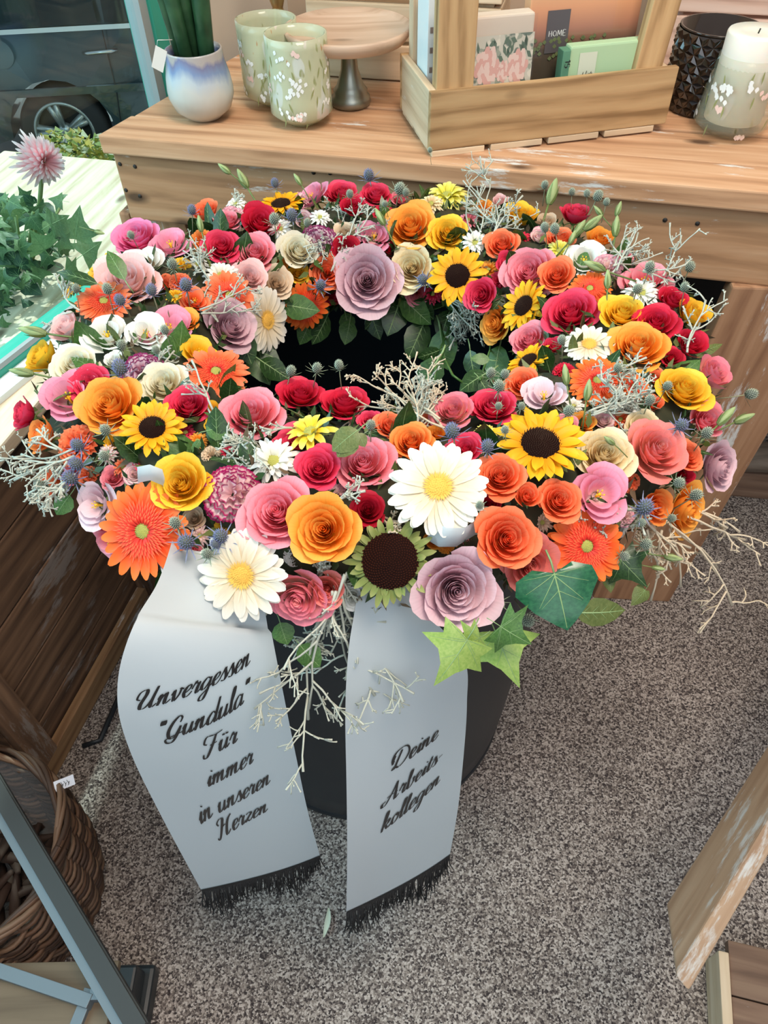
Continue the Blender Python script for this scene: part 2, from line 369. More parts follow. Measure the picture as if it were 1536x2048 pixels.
def make_carnation(seed):
    q = random.Random(seed); mb = MB(); calyx(mb, -0.5, 0.22); pet = []
    for k in range(34):
        f = (k + 0.5) / 34; el = math.radians(lerp(82, 2, f ** 0.8)); az = k * 2.399
        vs = []; uv = []; nu, nv = 13, 5; a0 = q.uniform(0, 6); L = q.uniform(0.85, 1.0)
        d = V((math.cos(el) * math.cos(az), math.cos(el) * math.sin(az), math.sin(el) * 0.75))
        sx = V((-math.sin(az), math.cos(az), 0)); nn = d.cross(sx)
        for j in range(nv):
            t = 0.15 + 0.85 * j / (nv - 1)
            for i in range(nu):
                s = -1 + 2 * i / (nu - 1)
                p = d * (L * t * (1 - 0.10 * s * s)) + sx * (s * 0.34 * t ** 1.5) + nn * (0.10 * math.sin(8.5 * s + a0) * t * t * t + 0.03 * math.sin(17 * s) * t * t)
                if j == nv - 1: p += d * (0.035 * (i % 2))
                vs.append(p + V((0, 0, -0.38))); uv.append((0.5 + s / 2, j / (nv - 1)))
        fs = [(j * nu + i, j * nu + i + 1, (j + 1) * nu + i + 1, (j + 1) * nu + i) for j in range(nv - 1) for i in range(nu - 1)]
        pet.append(mesh('petal', vs, fs, uv))
    return mb.build('carnation'), pet
def dome(mb, R, H, z0, mi, cnt, sp, smi=None):
    prof = [(R * math.sin(a), z0 + H * math.cos(a)) for a in [i * math.pi / 2 / 6 for i in range(6, -1, -1)]]
    mb.lathe(prof, 20, mi)
    for i in range(cnt):                     # florets of the disc
        f = (i + 0.5) / cnt; a = i * 2.39996; r = R * math.sqrt(f); z = z0 + H * math.sqrt(max(0, 1 - f * 0.98))
        h = sp * (0.7 + 0.6 * ((i * 37) % 10) / 10); w = R * 0.9 / math.sqrt(cnt)
        c, s = math.cos(a), math.sin(a); o = r * 1.03
        vs = [(r * c - w * s, r * s + w * c, z - 0.01), (r * c + w * s, r * s - w * c, z - 0.01), (r * c - w * c, r * s - w * s, z - 0.01), (o * c, o * s, z + h)]
        mb.addm(vs, [(0, 1, 3), (1, 2, 3), (2, 0, 3)], smi if smi is not None else mi)
def make_gerbera(seed, double):
    q = random.Random(seed); mb = MB()
    dome(mb, 0.17 if double else 0.22, 0.07, 0.03, 1, 80, 0.045)
    mb.lathe([(0.04, -0.9), (0.05, -0.2), (0.2, -0.1), (0.32, 0.0)], 8, 2)
    if double:
        for k in range(150):
            f = k / 150; a = k * 2.39996
            vs, fs, uv = ray_petal(a, 0.14 + 0.16 * f, 0.30 + 0.38 * f + q.uniform(-.03, .03), 0.026, 0.10 - 0.05 * f, 0.10, 0.06, 0.01, 0.2, nu=2, nv=4)
            mb.addm(vs, fs, 3, uv)
    else:
        for k in range(70):
            a = k * 2.39996
            vs, fs, uv = ray_petal(a, 0.18, 0.26 + 0.08 * (k / 70) + q.uniform(-.02, .02), 0.014, 0.07, 0.05, 0.03, 0.0, 0.2, nu=2, nv=3)
            mb.addm(vs, fs, 1, uv)
    pet = []
    n1 = 22 if double else 19
    for lay, (n, L, z) in enumerate(((n1, 1.0, 0.0), (n1 - 1, 0.93, 0.035))):
        for k in range(n):
            a = (k + 0.5 * lay) * 2 * math.pi / n + q.uniform(-0.05, 0.05)
            pet.append(rp(a, 0.15, L * q.uniform(0.94, 1.03), 0.125 if double else 0.138, z, q.uniform(0.02, 0.12), q.uniform(0.02, 0.16), 0.03, 0.62, q.uniform(-0.02, 0.02)))
    return mb.build('gerbera'), pet
def make_sunflower(seed, bare):
    q = random.Random(seed); mb = MB()
    dome(mb, 0.62 if bare else 0.43, 0.10, 0.0, 1, 420 if bare else 300, 0.05, 2)
    mb.lathe([(0.06, -0.9), (0.06, -0.25), (0.3, -0.15), (0.6 if bare else 0.42, 0.0)], 10, 3)
    for k in range(16):
        a = k * 0.3927 + q.uniform(-.1, .1)
        vs, fs, uv = ray_petal(a, 0.3, 0.80, 0.10, -0.08, 0.02, 0.1, 0, 0.15, nu=3, nv=5); mb.addm(vs, fs, 3, uv)
    pet = []
    if bare:
        for lay, (n, L) in enumerate(((20, 1.0), (22, 0.90))):
            for k in range(n):
                a = (k + 0.5 * lay) * 2 * math.pi / n + q.uniform(-0.1, 0.1)
                pet.append(rp(a, 0.52, L * q.uniform(0.86, 1.05), 0.085, -0.03 + 0.03 * lay, q.uniform(-.02, 0.12), q.uniform(0.0, 0.2), 0.02, 0.12))
    else:
        for lay, (n, L, z) in enumerate(((17, 1.0, -0.03), (15, 0.90, 0.02))):
            for k in range(n):
                a = (k + 0.5 * lay) * 2 * math.pi / n + q.uniform(-0.09, 0.09)
                pet.append(rp(a, 0.34, L * q.uniform(0.90, 1.05), 0.135, z, q.uniform(0.05, 0.22), q.uniform(0.0, 0.15), 0.04, 0.22, q.uniform(-0.04, 0.04)))
    return mb.build('sunflower'), pet
def make_lisianthus(seed):
    q = random.Random(seed); mb = MB(); calyx(mb, -0.5, 0.14)
    mb.lathe([(0.0, 0.02), (0.05, 0.0), (0.04, -0.4)], 8, 2)
    for k in range(5): mb.tube([(0.02, 0, -0.3), (0.10 * math.cos(k * 1.26), 0.10 * math.sin(k * 1.26), -0.02), (0.13 * math.cos(k * 1.26), 0.13 * math.sin(k * 1.26), 0.06)], [0.012, 0.012, 0.03], 4, 2)
    pet = []
    for k in range(9):
        f = k / 8; a = k * 2.2 + q.uniform(-.1, .1)
        pet.append(rose_petal(a, lerp(1.15, 1.05, f), lerp(0.38, 0.86, f), lerp(0.80, 0.66, f), lerp(0.06, 0.22, f), q.random(), 8, 8, 0.03))
    return mb.build('lisianthus'), pet
def make_mum(seed, half):
    q = random.Random(seed); mb = MB(); calyx(mb, -0.45, 0.22); dome(mb, 0.24, 0.12, -0.18, 2, 60, 0.06)
    pet = []
    n = 20 if half else 40
    for k in range(n):
        f = k / (n - 1); a = k * 2.39996 + q.uniform(-.1, .1); L = lerp(0.42, 1.0, f ** 0.7) * q.uniform(.93, 1.05)
        rise = lerp(0.75, 0.12, f ** 0.8); dr = lerp(0.35, 0.25, f)
        pet.append(rp(a, 0.10, L, 0.13 if half else 0.10, -0.22, rise, dr, 0.06, 0.6, q.uniform(-.03, .03)))
    return mb.build('chrysanthemum'), pet
def make_thistle(seed, n=95, elong=1.25):
    q = random.Random(seed); mb = MB()
    prof = [(0.40 * math.sin(a), elong * 0.42 * -math.cos(a)) for a in [i * math.pi / 7 for i in range(8)]]
    mb.lathe(prof, 12, 0)
    for i in range(n):
        f = (i + 0.5) / n; z = 1 - 1.85 * f; r = math.sqrt(max(0.02, 1 - z * z)); a = i * 2.39996
        d = V((r * math.cos(a), r * math.sin(a), z * elong)); p = d * 0.41; e = V((-math.sin(a), math.cos(a), 0)) * 0.055; g = d.normalized().cross(e)
        mb.addm([p + e, p - e * .5 + g, p - e * .5 - g, p + d.normalized() * 0.16 + V((0, 0, 0.06))], [(0, 1, 3), (1, 2, 3), (2, 0, 3)], 1)
    br = MB()
    for k in range(9):
        a = k * 0.698 + q.uniform(-.12, .12); L = q.uniform(0.95, 1.35)
        vs, fs, uv = ray_petal(a, 0.15, L, 0.05, -0.42 * elong, 0.05 + q.uniform(0, .35), -0.1, 0.0, 0.05, nu=3, nv=5); br.addm(vs, fs, 0, uv)
    br.tube([(0, 0, -0.3 * elong), (0.03, 0, -1.3), (0.0, 0.05, -3.0)], 0.055, 5, 1)
    return mb.build('thistle'), br.build('bracts')
def make_bud(seed):
    q = random.Random(seed); mb = MB()
    mb.lathe([(0.0, -0.75), (0.16, -0.7), (0.30, -0.35), (0.33, 0.0), (0.25, 0.45), (0.12, 0.85), (0.0, 1.02)], 10, 0)
    for k in range(5):
        a = k * 1.2566
        vs = []; 
        for j, (r, z, w) in enumerate(((0.18, -0.7, .10), (0.33, -0.35, .10), (0.40, 0.05, .06), (0.42, 0.5, .01))):
            for s in (-1, 1): vs.append((r * math.cos(a) - s * w * math.sin(a), r * math.sin(a) + s * w * math.cos(a), z))
        mb.addm(vs, [(0, 1, 3, 2), (2, 3, 5, 4), (4, 5, 7, 6)], 1)
    mb.tube([(0, 0, -0.7), (0.05, 0.02, -1.6), (0.2, 0.1, -3.2)], 0.07, 5, 1)
    return mb.build('flower_bud')

# flower colours: base, middle, rim (, edge); many paint deeper inner shade and rim highlights
PC = {
 'coral': ((0.62, 0.07, 0.012), (0.90, 0.14, 0.035), (0.98, 0.27, 0.12)),
 'orange': ((0.66, 0.11, 0.008), (0.90, 0.19, 0.025), (0.97, 0.36, 0.09)),
 'apricot': ((0.72, 0.17, 0.006), (0.93, 0.31, 0.018), (0.98, 0.46, 0.08)),
 'yellow': ((0.72, 0.28, 0.003), (0.92, 0.49, 0.01), (0.97, 0.64, 0.06)),
 'cream': ((0.70, 0.48, 0.17), (0.87, 0.77, 0.52), (0.92, 0.88, 0.72)),
 'ivory': ((0.66, 0.40, 0.13), (0.84, 0.65, 0.35), (0.91, 0.80, 0.54)),
 'pink': ((0.80, 0.16, 0.14), (0.88, 0.18, 0.23), (0.94, 0.36, 0.43)),
 'pinkcream': ((0.92, 0.58, 0.42), (0.93, 0.42, 0.38), (0.90, 0.28, 0.36)),
 'palepink': ((0.90, 0.68, 0.58), (0.93, 0.58, 0.54), (0.94, 0.66, 0.65)),
 'salmon': ((0.80, 0.20, 0.12), (0.92, 0.35, 0.26), (0.93, 0.30, 0.28)),
 'hotpink': ((0.72, 0.04, 0.14), (0.86, 0.11, 0.28), (0.90, 0.28, 0.50)),
 'red': ((0.28, 0.002, 0.008), (0.58, 0.006, 0.028), (0.78, 0.03, 0.08)),
 'crimson': ((0.34, 0.003, 0.015), (0.68, 0.012, 0.06), (0.86, 0.07, 0.15)),
 'darkred': ((0.25, 0.003, 0.012), (0.40, 0.006, 0.02), (0.52, 0.012, 0.035)),
 'lilac': ((0.34, 0.13, 0.19), (0.62, 0.36, 0.43), (0.80, 0.56, 0.62)),
 'palelilac': ((0.72, 0.55, 0.58), (0.82, 0.60, 0.66), (0.86, 0.68, 0.74)),
 'lispink': ((0.90, 0.62, 0.56), (0.86, 0.30, 0.42), (0.88, 0.36, 0.50)),
 'beige':   ((0.62, 0.44, 0.27), (0.76, 0.58, 0.40), (0.86, 0.70, 0.52)),
 'white':   ((0.86, 0.83, 0.66), (0.92, 0.91, 0.82), (0.95, 0.95, 0.92)),
 'gerorange': ((0.88, 0.05, 0.02), (0.95, 0.10, 0.02), (0.98, 0.21, 0.035)),
 'gerwhite': ((0.80, 0.62, 0.36), (0.86, 0.77, 0.60), (0.90, 0.87, 0.78)),
 'sun':     ((0.88, 0.33, 0.005), (0.93, 0.46, 0.01), (0.95, 0.55, 0.02)),
 'mum':     ((0.72, 0.66, 0.06), (0.86, 0.78, 0.12), (0.92, 0.86, 0.28)),
 'mumyellow': ((0.86, 0.62, 0.03), (0.93, 0.74, 0.07), (0.95, 0.82, 0.20)),
 'barepetal': ((0.14, 0.18, 0.04), (0.22, 0.27, 0.07), (0.34, 0.36, 0.12)),
}
PM = {k: petal_mat('petals_' + k, *c) for k, c in PC.items()}
PM['varieg'] = petal_mat('petals_variegated', (0.80, 0.45, 0.48), (0.86, 0.56, 0.58), (0.90, 0.66, 0.66), (0.42, 0.01, 0.12), 0.2)
PM['purplewhite'] = petal_mat('petals_purple', (0.48, 0.16, 0.26), (0.60, 0.26, 0.36), (0.85, 0.72, 0.78), (0.30, 0.02, 0.14), 0.2)
PM['paleruff'] = petal_mat('petals_pale_ruff', (0.85, 0.55, 0.50), (0.90, 0.62, 0.58), (0.94, 0.78, 0.74), (0.85, 0.4, 0.5), 0.2)
G_STEM = leaf_mat('stem_green', (0.10, 0.16, 0.04), (0.20, 0.26, 0.08), 0.5, 0.05)
G_BUD = petal_mat('bud_green', (0.22, 0.34, 0.12), (0.42, 0.52, 0.24), (0.72, 0.74, 0.50), streak=0.2)
D_YEL = flat('disc_yellow', (0.80, 0.46, 0.08), 0.8); D_GRN = flat('disc_green', (0.42, 0.42, 0.10), 0.8)
D_DARK = flat('disc_dark', (0.012, 0.004, 0.003), 0.95, 0, Specular_IOR_Level=0.1); D_TIP = flat('disc_tips', (0.040, 0.010, 0.005), 0.9, 0, Specular_IOR_Level=0.1); D_TIP2 = flat('disc_florets', (0.035, 0.018, 0.012), 0.9, 0, Specular_IOR_Level=0.1)
STAMEN = flat('stamen_yellow', (0.90, 0.55, 0.02), 0.6)
RUFF_O = petal_mat('inner_ray_orange', (0.70, 0.03, 0.02), (0.90, 0.06, 0.03), (0.96, 0.20, 0.07))
T_BODY = flat('thistle_body', (0.10, 0.12, 0.10), 0.8); T_GREEN = flat('thistle_spikes_green', (0.36, 0.42, 0.32), 0.7)
T_BLUE = flat('thistle_spikes_blue', (0.17, 0.19, 0.33), 0.7); T_BRGR = flat('thistle_bracts_green', (0.22, 0.27, 0.18), 0.6)
T_BRBL = flat('thistle_bracts_blue', (0.20, 0.22, 0.34), 0.6); T_STEM = flat('thistle_stem', (0.26, 0.27, 0.16), 0.7)
TWIG = flat('silver_twig', (0.50, 0.52, 0.44), 0.8); TWIG_B = flat('bleached_twig', (0.62, 0.52, 0.38), 0.8)
L_DARK = leaf_mat('leaf_dark', (0.015, 0.045, 0.012), (0.04, 0.10, 0.025), 0.3)
L_MID = leaf_mat('leaf_mid', (0.05, 0.13, 0.03), (0.10, 0.22, 0.05), 0.4)
L_IVY = leaf_mat('ivy_dark', (0.010, 0.075, 0.035), (0.025, 0.13, 0.055), 0.22, 0.05)
L_LIME = leaf_mat('ivy_light', (0.22, 0.36, 0.07), (0.34, 0.46, 0.12), 0.35)
L_OLIVE = leaf_mat('rose_leaf', (0.10, 0.14, 0.03), (0.17, 0.21, 0.06), 0.45)
L_VEIN = flat('leaf_veins', (0.22, 0.34, 0.14), 0.5)
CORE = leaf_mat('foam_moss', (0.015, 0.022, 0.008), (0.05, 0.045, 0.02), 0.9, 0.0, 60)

# ================================================================ THE WREATH
WC, WR, WAx, WBx, WTILT = V((-0.004, 0.646, 0.835)), 0.2415, 0.098, 0.064, -0.09
WROT = Matrix.Rotation(WTILT, 3, 'X'); WINV = WROT.inverted()
def sdf(p, ga=0.0):
    q = WINV @ (p - WC); h = math.hypot(math.hypot(q.x, q.y) - WR, 0) * (1 if math.hypot(q.x, q.y) > WR else -1)
    return math.hypot(h / (WAx + ga), q.z / (WBx + ga)) - 1
def surf(u, v, ga=0.0):
    """where the line of sight meets the bloom surface of the wreath, and that surface's normal"""
    d = ray(u, v); best = None; prev = None; t = 0.15; hit = None
    while t < 1.35:
        f = sdf(EYE + d * t, ga)
        if best is None or f < best[0]: best = (f, t)
        if f < 0: hit = t; break
        t += 0.004
    t = hit if hit is not None else best[1]
    p = EYE + d * t; q = WINV @ (p - WC); rr = math.hypot(q.x, q.y)
    n = V((q.x / rr * (rr - WR) / WAx ** 2, q.y / rr * (rr - WR) / WAx ** 2, q.z / WBx ** 2)).normalized()
    return p, (WROT @ n).normalized(), hit is not None
wreath = thing('flower_wreath', 'large round funeral wreath of mixed roses, gerberas, sunflowers and thistles on the black tub', 'wreath', (WC.x, WC.y, WC.z - 0.08))
def torus_mesh(R, a, b, nu=72, nv=20, name='foam_ring', jit=0.0):
    vs = []; fs = []; q = random.Random(3)
    for i in range(nu):
        t = 2 * math.pi * i / nu
        for j in range(nv):
            s = 2 * math.pi * j / nv; k = 1 + q.uniform(-jit, jit)
            vs.append(((R + a * k * math.cos(s)) * math.cos(t), (R + a * k * math.cos(s)) * math.sin(t), b * k * math.sin(s)))
            fs.append((i * nv + j, ((i + 1) % nu) * nv + j, ((i + 1) % nu) * nv + (j + 1) % nv, i * nv + (j + 1) % nv))
    return mesh(name, vs, fs)
WM4 = Matrix.Translation(WC) @ WROT.to_4x4()
add('foam_ring', torus_mesh(WR, WAx * 0.80, WBx * 0.80, jit=0.12), CORE, wreath, WM4, label='dark mossy foam ring under the flowers')
def frame(p, n, spin=0.0, r=1.0):
    q = V(n).to_track_quat('Z', 'Y'); return Matrix.Translation(p) @ q.to_matrix().to_4x4() @ Matrix.Rotation(spin, 4, 'Z') @ Matrix.Scale(r, 4)
CACHE = {}
def variant(kind, k):
    key = (kind, k)
    if key not in CACHE:
        CACHE[key] = {'rose': lambda: make_rose(k, 0.9), 'budrose': lambda: make_rose(50 + k, 0.25), 'carnation': lambda: make_carnation(k),
                      'gerbera': lambda: make_gerbera(k, False), 'gerberad': lambda: make_gerbera(k, True), 'sunflower': lambda: make_sunflower(k, False),
                      'bare': lambda: make_sunflower(k, True), 'lisianthus': lambda: make_lisianthus(k), 'mum': lambda: make_mum(k, False),
                      'halfmum': lambda: make_mum(k, True)}[kind]()
    return CACHE[key]
NVAR = {'rose': 5, 'budrose': 3, 'carnation': 2, 'gerbera': 3, 'gerberad': 2, 'sunflower': 3, 'bare': 1, 'lisianthus': 3, 'mum': 2, 'halfmum': 1}
PARTNAME = {'rose': 'rose', 'budrose': 'rose', 'gerberad': 'gerbera', 'bare': 'sunflower', 'mum': 'chrysanthemum', 'halfmum': 'chrysanthemum'}
WORD = {'coral': 'coral orange', 'orange': 'orange', 'apricot': 'golden apricot', 'yellow': 'bright yellow', 'cream': 'creamy white', 'ivory': 'ivory', 'pink': 'pink',
        'pinkcream': 'cream rose-pink edged', 'palepink': 'pale pink', 'salmon': 'salmon pink', 'hotpink': 'hot pink', 'red': 'red', 'crimson': 'crimson', 'darkred': 'dark red',
        'lilac': 'lilac', 'palelilac': 'pale lilac', 'lispink': 'pink', 'beige': 'beige', 'white': 'white', 'gerorange': 'orange red', 'gerwhite': 'white', 'sun': 'yellow',
        'mum': 'lemon yellow', 'mumyellow': 'yellow', 'barepetal': 'petalless green-fringed', 'varieg': 'pink purple-edged', 'purplewhite': 'purple and white', 'paleruff': 'pale pink'}
cnt = {}
def bloom(kind, u, v, d, col, dn=None, push=0.0, spin=None):
    """one flower: pixel of its middle, its width in pixels; dn tips its face (right, toward the viewer, up)"""
    p, n, hit = surf(u, v); s = pxs(p); r = d / 2 * s
    tocam = (EYE - p).normalized()
    n = (n * 0.50 + tocam * 0.42 + up * 0.22)
    if dn: n = n + _R * dn[0] + (-_F) * dn[1] + up * dn[2]
    n = (n + V((rnd.uniform(-.12, .12), rnd.uniform(-.12, .12), rnd.uniform(-.05, .1)))).normalized()
    c = p + (-ray(u, v)) * push * 0.01
    cnt[kind] = cnt.get(kind, 0) + 1
    core, pet = variant(kind, cnt[kind] % NVAR[kind])
    mw = frame(c, n, rnd.uniform(0, 6.28) if spin is None else spin, r)
    pm = PM[col]; name = PARTNAME.get(kind, kind)
    mats = {'rose': [pm, G_STEM], 'carnation': [pm, G_STEM], 'lisianthus': [pm, G_STEM, STAMEN], 'chrysanthemum': [pm, G_STEM, D_GRN],
            'gerbera': [pm, D_GRN if kind == 'gerberad' else D_YEL, G_STEM, RUFF_O], 'sunflower': [pm, D_DARK, D_TIP if kind == 'bare' else D_TIP2, G_STEM if kind != 'bare' else L_LIME]}[name]
    o = add(name, core, mats, wreath, mw, label=WORD[col] + ' ' + name)
    for pmesh in pet: add('petal', pmesh, pm, o, mw)
    return o
R_, B_, C_, G_, GD, S_, L_, K_ = 'rose', 'budrose', 'carnation', 'gerbera', 'gerberad', 'sunflower', 'lisianthus', 'mum'
FL = [
 # back of the ring
 (B_, 412, 424, 64, 'coral', (0, -.2, .5)), (R_, 272, 474, 92, 'hotpink'), (L_, 340, 486, 80, 'lispink', (.1, -.1, .3)), (C_, 462, 432, 62, 'paleruff'), (R_, 455, 440, 50, 'pink'),
 (B_, 520, 445, 92, 'red'), (S_, 562, 408, 86, 'sun', (0, -.5, .7)), (L_, 622, 390, 70, 'lispink', (-.7, 0, .5)), (R_, 683, 386, 62, 'crimson', (0, 0, .4)),
 (R_, 752, 388, 56, 'crimson', (0, 0, .3)), (B_, 706, 415, 56, 'red'), (K_, 894, 384, 96, 'mum', (0, 0, .5)), (B_, 1042, 432, 72, 'yellow', (0, -.2, .5)), (B_, 1150, 428, 66, 'crimson', (0, -.3, .6)),
 (R_, 820, 452, 100, 'apricot'), (R_, 896, 466, 70, 'yellow'), (L_, 748, 470, 68, 'lispink'), (R_, 1003, 488, 60, 'coral'), (R_, 1120, 476, 54, 'coral'), (K_, 1118, 497, 56, 'mum'),
 (R_, 442, 492, 66, 'crimson'), (C_, 402, 478, 50, 'orange'), (R_, 508, 506, 78, 'pink'), (R_, 597, 500, 70, 'cream'), (C_, 636, 478, 76, 'purplewhite'),
 (R_, 655, 545, 62, 'coral'), (R_, 692, 500, 54, 'darkred'), (R_, 735, 560, 132, 'lilac', (0, .3, 0), 1.5), (R_, 824, 536, 90, 'ivory'), (S_, 915, 552, 108, 'sun', (0, .2, 0), 1.5),
 (R_, 962, 590, 58, 'crimson', None, 2), (R_, 1058, 545, 108, 'pink'), (R_, 1112, 550, 66, 'coral', None, 1), (B_, 1015, 525, 50, 'crimson'), (L_, 1168, 518, 80, 'white'),
 (C_, 1215, 532, 62, 'paleruff'), (GD, 1180, 578, 84, 'gerorange'), (B_, 1200, 478, 56, 'apricot'), (L_, 1290, 560, 96, 'pink'), (K_, 1285, 582, 74, 'white'), (B_, 1345, 600, 62, 'red'), (B_, 1388, 628, 86, 'yellow', (.3, 0, .3)),
 (R_, 1140, 625, 108, 'crimson'), (R_, 1245, 626, 82, 'yellow'), (R_, 1310, 645, 80, 'red'), (S_, 1048, 612, 98, 'sun', (-.6, 0, .3)), (R_, 990, 648, 64, 'apricot', (-.4, 0, 0)), (R_, 1057, 680, 70, 'pink'),
 (S_, 1056, 722, 88, 'sun', (-.3, -.5, .6)), (G_, 1178, 690, 100, 'gerwhite', (0, 0, .3)), (R_, 1275, 692, 118, 'apricot', (0, 0, .2)), (B_, 1382, 690, 70, 'red'), (B_, 1425, 748, 100, 'pinkcream', (.4, 0, .2)),
 (R_, 1368, 778, 106, 'yellow', (.1, 0, .3)), (R_, 1045, 766, 66, 'coral'), (L_, 1088, 788, 84, 'palelilac', (0, 0, .2), 1), (GD, 1195, 762, 116, 'gerorange'), (GD, 1268, 772, 60, 'gerorange'),
 (R_, 985, 812, 84, 'crimson'), (R_, 905, 822, 80, 'pinkcream'), (R_, 822, 882, 86, 'orange'), (R_, 930, 898, 66, 'crimson'), (K_, 972, 862, 46, 'mumyellow'), (K_, 560, 455, 50, 'white'), (K_, 470, 405, 46, 'white'),
 (K_, 950, 482, 58, 'white'), (K_, 862, 404, 52, 'ivory'), (B_, 1000, 402, 36, 'palepink'), (K_, 640, 432, 44, 'white'),
 # right and front
 (S_, 1080, 888, 168, 'sun', (0, -.25, .6), 1.5), (R_, 1208, 908, 116, 'ivory'), (R_, 1312, 900, 128, 'salmon', (.1, 0, 0), 1), (R_, 1374, 912, 60, 'coral'), (R_, 1438, 936, 104, 'lilac', (.35, 0, 0)),
 (B_, 1412, 842, 80, 'pink'), (R_, 1000, 952, 94, 'coral', None, 1), (B_, 1054, 992, 58, 'coral', None, 1), (R_, 1118, 1000, 88, 'coral', (.1, 0, 0), 1), (L_, 1200, 988, 112, 'lispink', (.1, .2, 0), 1.5),
 (GD, 1172, 1092, 156, 'gerorange', (.1, 0, 0), .5), (R_, 1372, 1022, 108, 'apricot', (.3, 0, 0)), (B_, 1310, 1015, 80, 'orange'), (R_, 1014, 1078, 124, 'coral', (0, .2, -.1), 2), (R_, 1058, 1128, 118, 'salmon', (.1, 0, -.3), .5),
 (R_, 912, 1180, 156, 'lilac', (.05, .3, -.1), 2.5), ('bare', 780, 1122, 176, 'barepetal', (0, .3, 0), 1), (R_, 648, 1060, 136, 'apricot', (0, .3, 0), 2), (R_, 555, 1025, 138, 'pink', (0, .2, 0), 1.5),
 (R_, 598, 1194, 124, 'pinkcream', (0, .1, -.3), 1), (B_, 655, 1180, 90, 'salmon', None, 0), (G_, 484, 1150, 180, 'gerwhite', (-.1, .3, -.1), 2), (GD, 288, 1062, 186, 'gerorange', (-.1, .3, 0), 2), (R_, 362, 968, 116, 'yellow', (0, .1, 0), 1.5),
 (C_, 462, 985, 118, 'varieg', (0, .2, 0), .5), (R_, 636, 936, 88, 'crimson', None, 1), (R_, 726, 926, 120, 'pink'), (R_, 736, 1020, 66, 'darkred'), (G_, 876, 975, 190, 'gerwhite', (0, .3, 0), 2),
 (R_, 688, 806, 100, 'red', (0, 0, .2)), (R_, 600, 788, 90, 'red', (0, 0, .3)), ('halfmum', 618, 856, 112, 'mumyellow', (-.2, -.3, .5), 1.5), (R_, 592, 886, 90, 'crimson', None, -1), (K_, 545, 918, 110, 'white'),
 (R_, 500, 828, 124, 'pink'), (R_, 780, 850, 60, 'coral', None, -1),
 # left
 (GD, 432, 745, 130, 'coral', (0, 0, .2)), (R_, 376, 810, 84, 'crimson'), (R_, 326, 768, 98, 'cream'), (R_, 220, 810, 126, 'apricot', (0, 0, .1), 1), (S_, 305, 856, 116, 'sun', (.1, 0, .2), 1),
 (L_, 135, 792, 112, 'lispink'), (R_, 182, 768, 76, 'crimson', None, -1), (B_, 84, 716, 84, 'yellow', (-.5, 0, .2)), (R_, 150, 730, 94, 'cream'), (C_, 284, 738, 90, 'purplewhite'), (L_, 213, 668, 92, 'white'),
 (L_, 292, 664, 80, 'white'), (L_, 336, 654, 106, 'lispink', (0, 0, .2)), (B_, 134, 656, 78, 'palepink', (-.4, 0, .2)), (GD, 208, 604, 108, 'coral'), (R_, 252, 562, 128, 'palepink'), (S_, 205, 540, 84, 'sun', (-.5, -.2, .5)),
 (S_, 150, 574, 62, 'sun', (-.5, -.2, .2)), (L_, 285, 525, 84, 'white'), (GD, 458, 592, 104, 'coral'), (R_, 460, 652, 108, 'lilac'), (G_, 532, 640, 128, 'gerwhite', (.9, 0, 0), 1), (R_, 500, 555, 64, 'palepink'),
 (R_, 553, 566, 60, 'beige'), (GD, 612, 612, 100, 'gerorange', (.1, .2, -.3)), (L_, 398, 702, 76, 'yellow'), (L_, 372, 640, 60, 'apricot'), (K_, 442, 548, 74, 'white'), (L_, 390, 600, 60, 'coral'),
 (B_, 48, 830, 72, 'crimson', (-.4, 0, 0)), (B_, 84, 872, 88, 'orange', (-.4, 0, 0)), (C_, 146, 888, 86, 'coral', (-.2, 0, 0)), (B_, 102, 965, 74, 'coral', (-.4, 0, -.1)), (L_, 190, 1010, 96, 'palelilac', (-.3, 0, -.2)),
 (L_, 215, 1082, 84, 'pink', (-.3, 0, -.3)), (C_, 1296, 1066, 46, 'beige', (.2, 0, -.2)), (C_, 360, 560, 44, 'coral'), (R_, 1285, 850, 60, 'ivory'), (R_, 1130, 850, 50, 'pink', None, -1), (C_, 600, 395, 40, 'paleruff'),
]
for e in FL:
    k, u, v, d, c = e[:5]; dn = e[5] if len(e) > 5 else None; ps = e[6] if len(e) > 6 else 0
    d *= (1.14 if d < 85 else 1.03) if k in (R_, B_) else (1.04 if k in (G_, GD, 'bare') else 1.12)
    bloom(k, u, v, d, c, dn, ps)
# small blooms tucked low into the gaps
q9 = random.Random(21); gi = 0
placed = [(e[1], e[2], e[3]) for e in FL]
for tries in range(9000):
    if gi >= 130: break
    t = q9.uniform(0, 6.283); s = q9.uniform(-0.2, 3.4)
    pl = V(((WR + WAx * .9 * math.cos(s)) * math.cos(t), (WR + WAx * .9 * math.cos(s)) * math.sin(t), WBx * .9 * math.sin(s)))
    p = WM4 @ pl; d_ = p - EYE; dd = d_.dot(_F); u = 768 + F_PX * d_.dot(_R) / dd; v = 1024 - F_PX * d_.dot(_UP) / dd
    if any(math.hypot(u - a, v - b) < c * 0.5 + 7 for a, b, c in placed): continue
    pp, nn, hit = surf(u, v)
    if not hit or (pp - p).length > 0.05: continue
    placed.append((u, v, 40)); gi += 1
    bloom([R_, C_, K_, B_][gi % 4], u, v, 50, ['coral', 'pink', 'white', 'crimson', 'beige', 'apricot', 'paleruff', 'yellow', 'red'][gi % 9], None, -1.6)

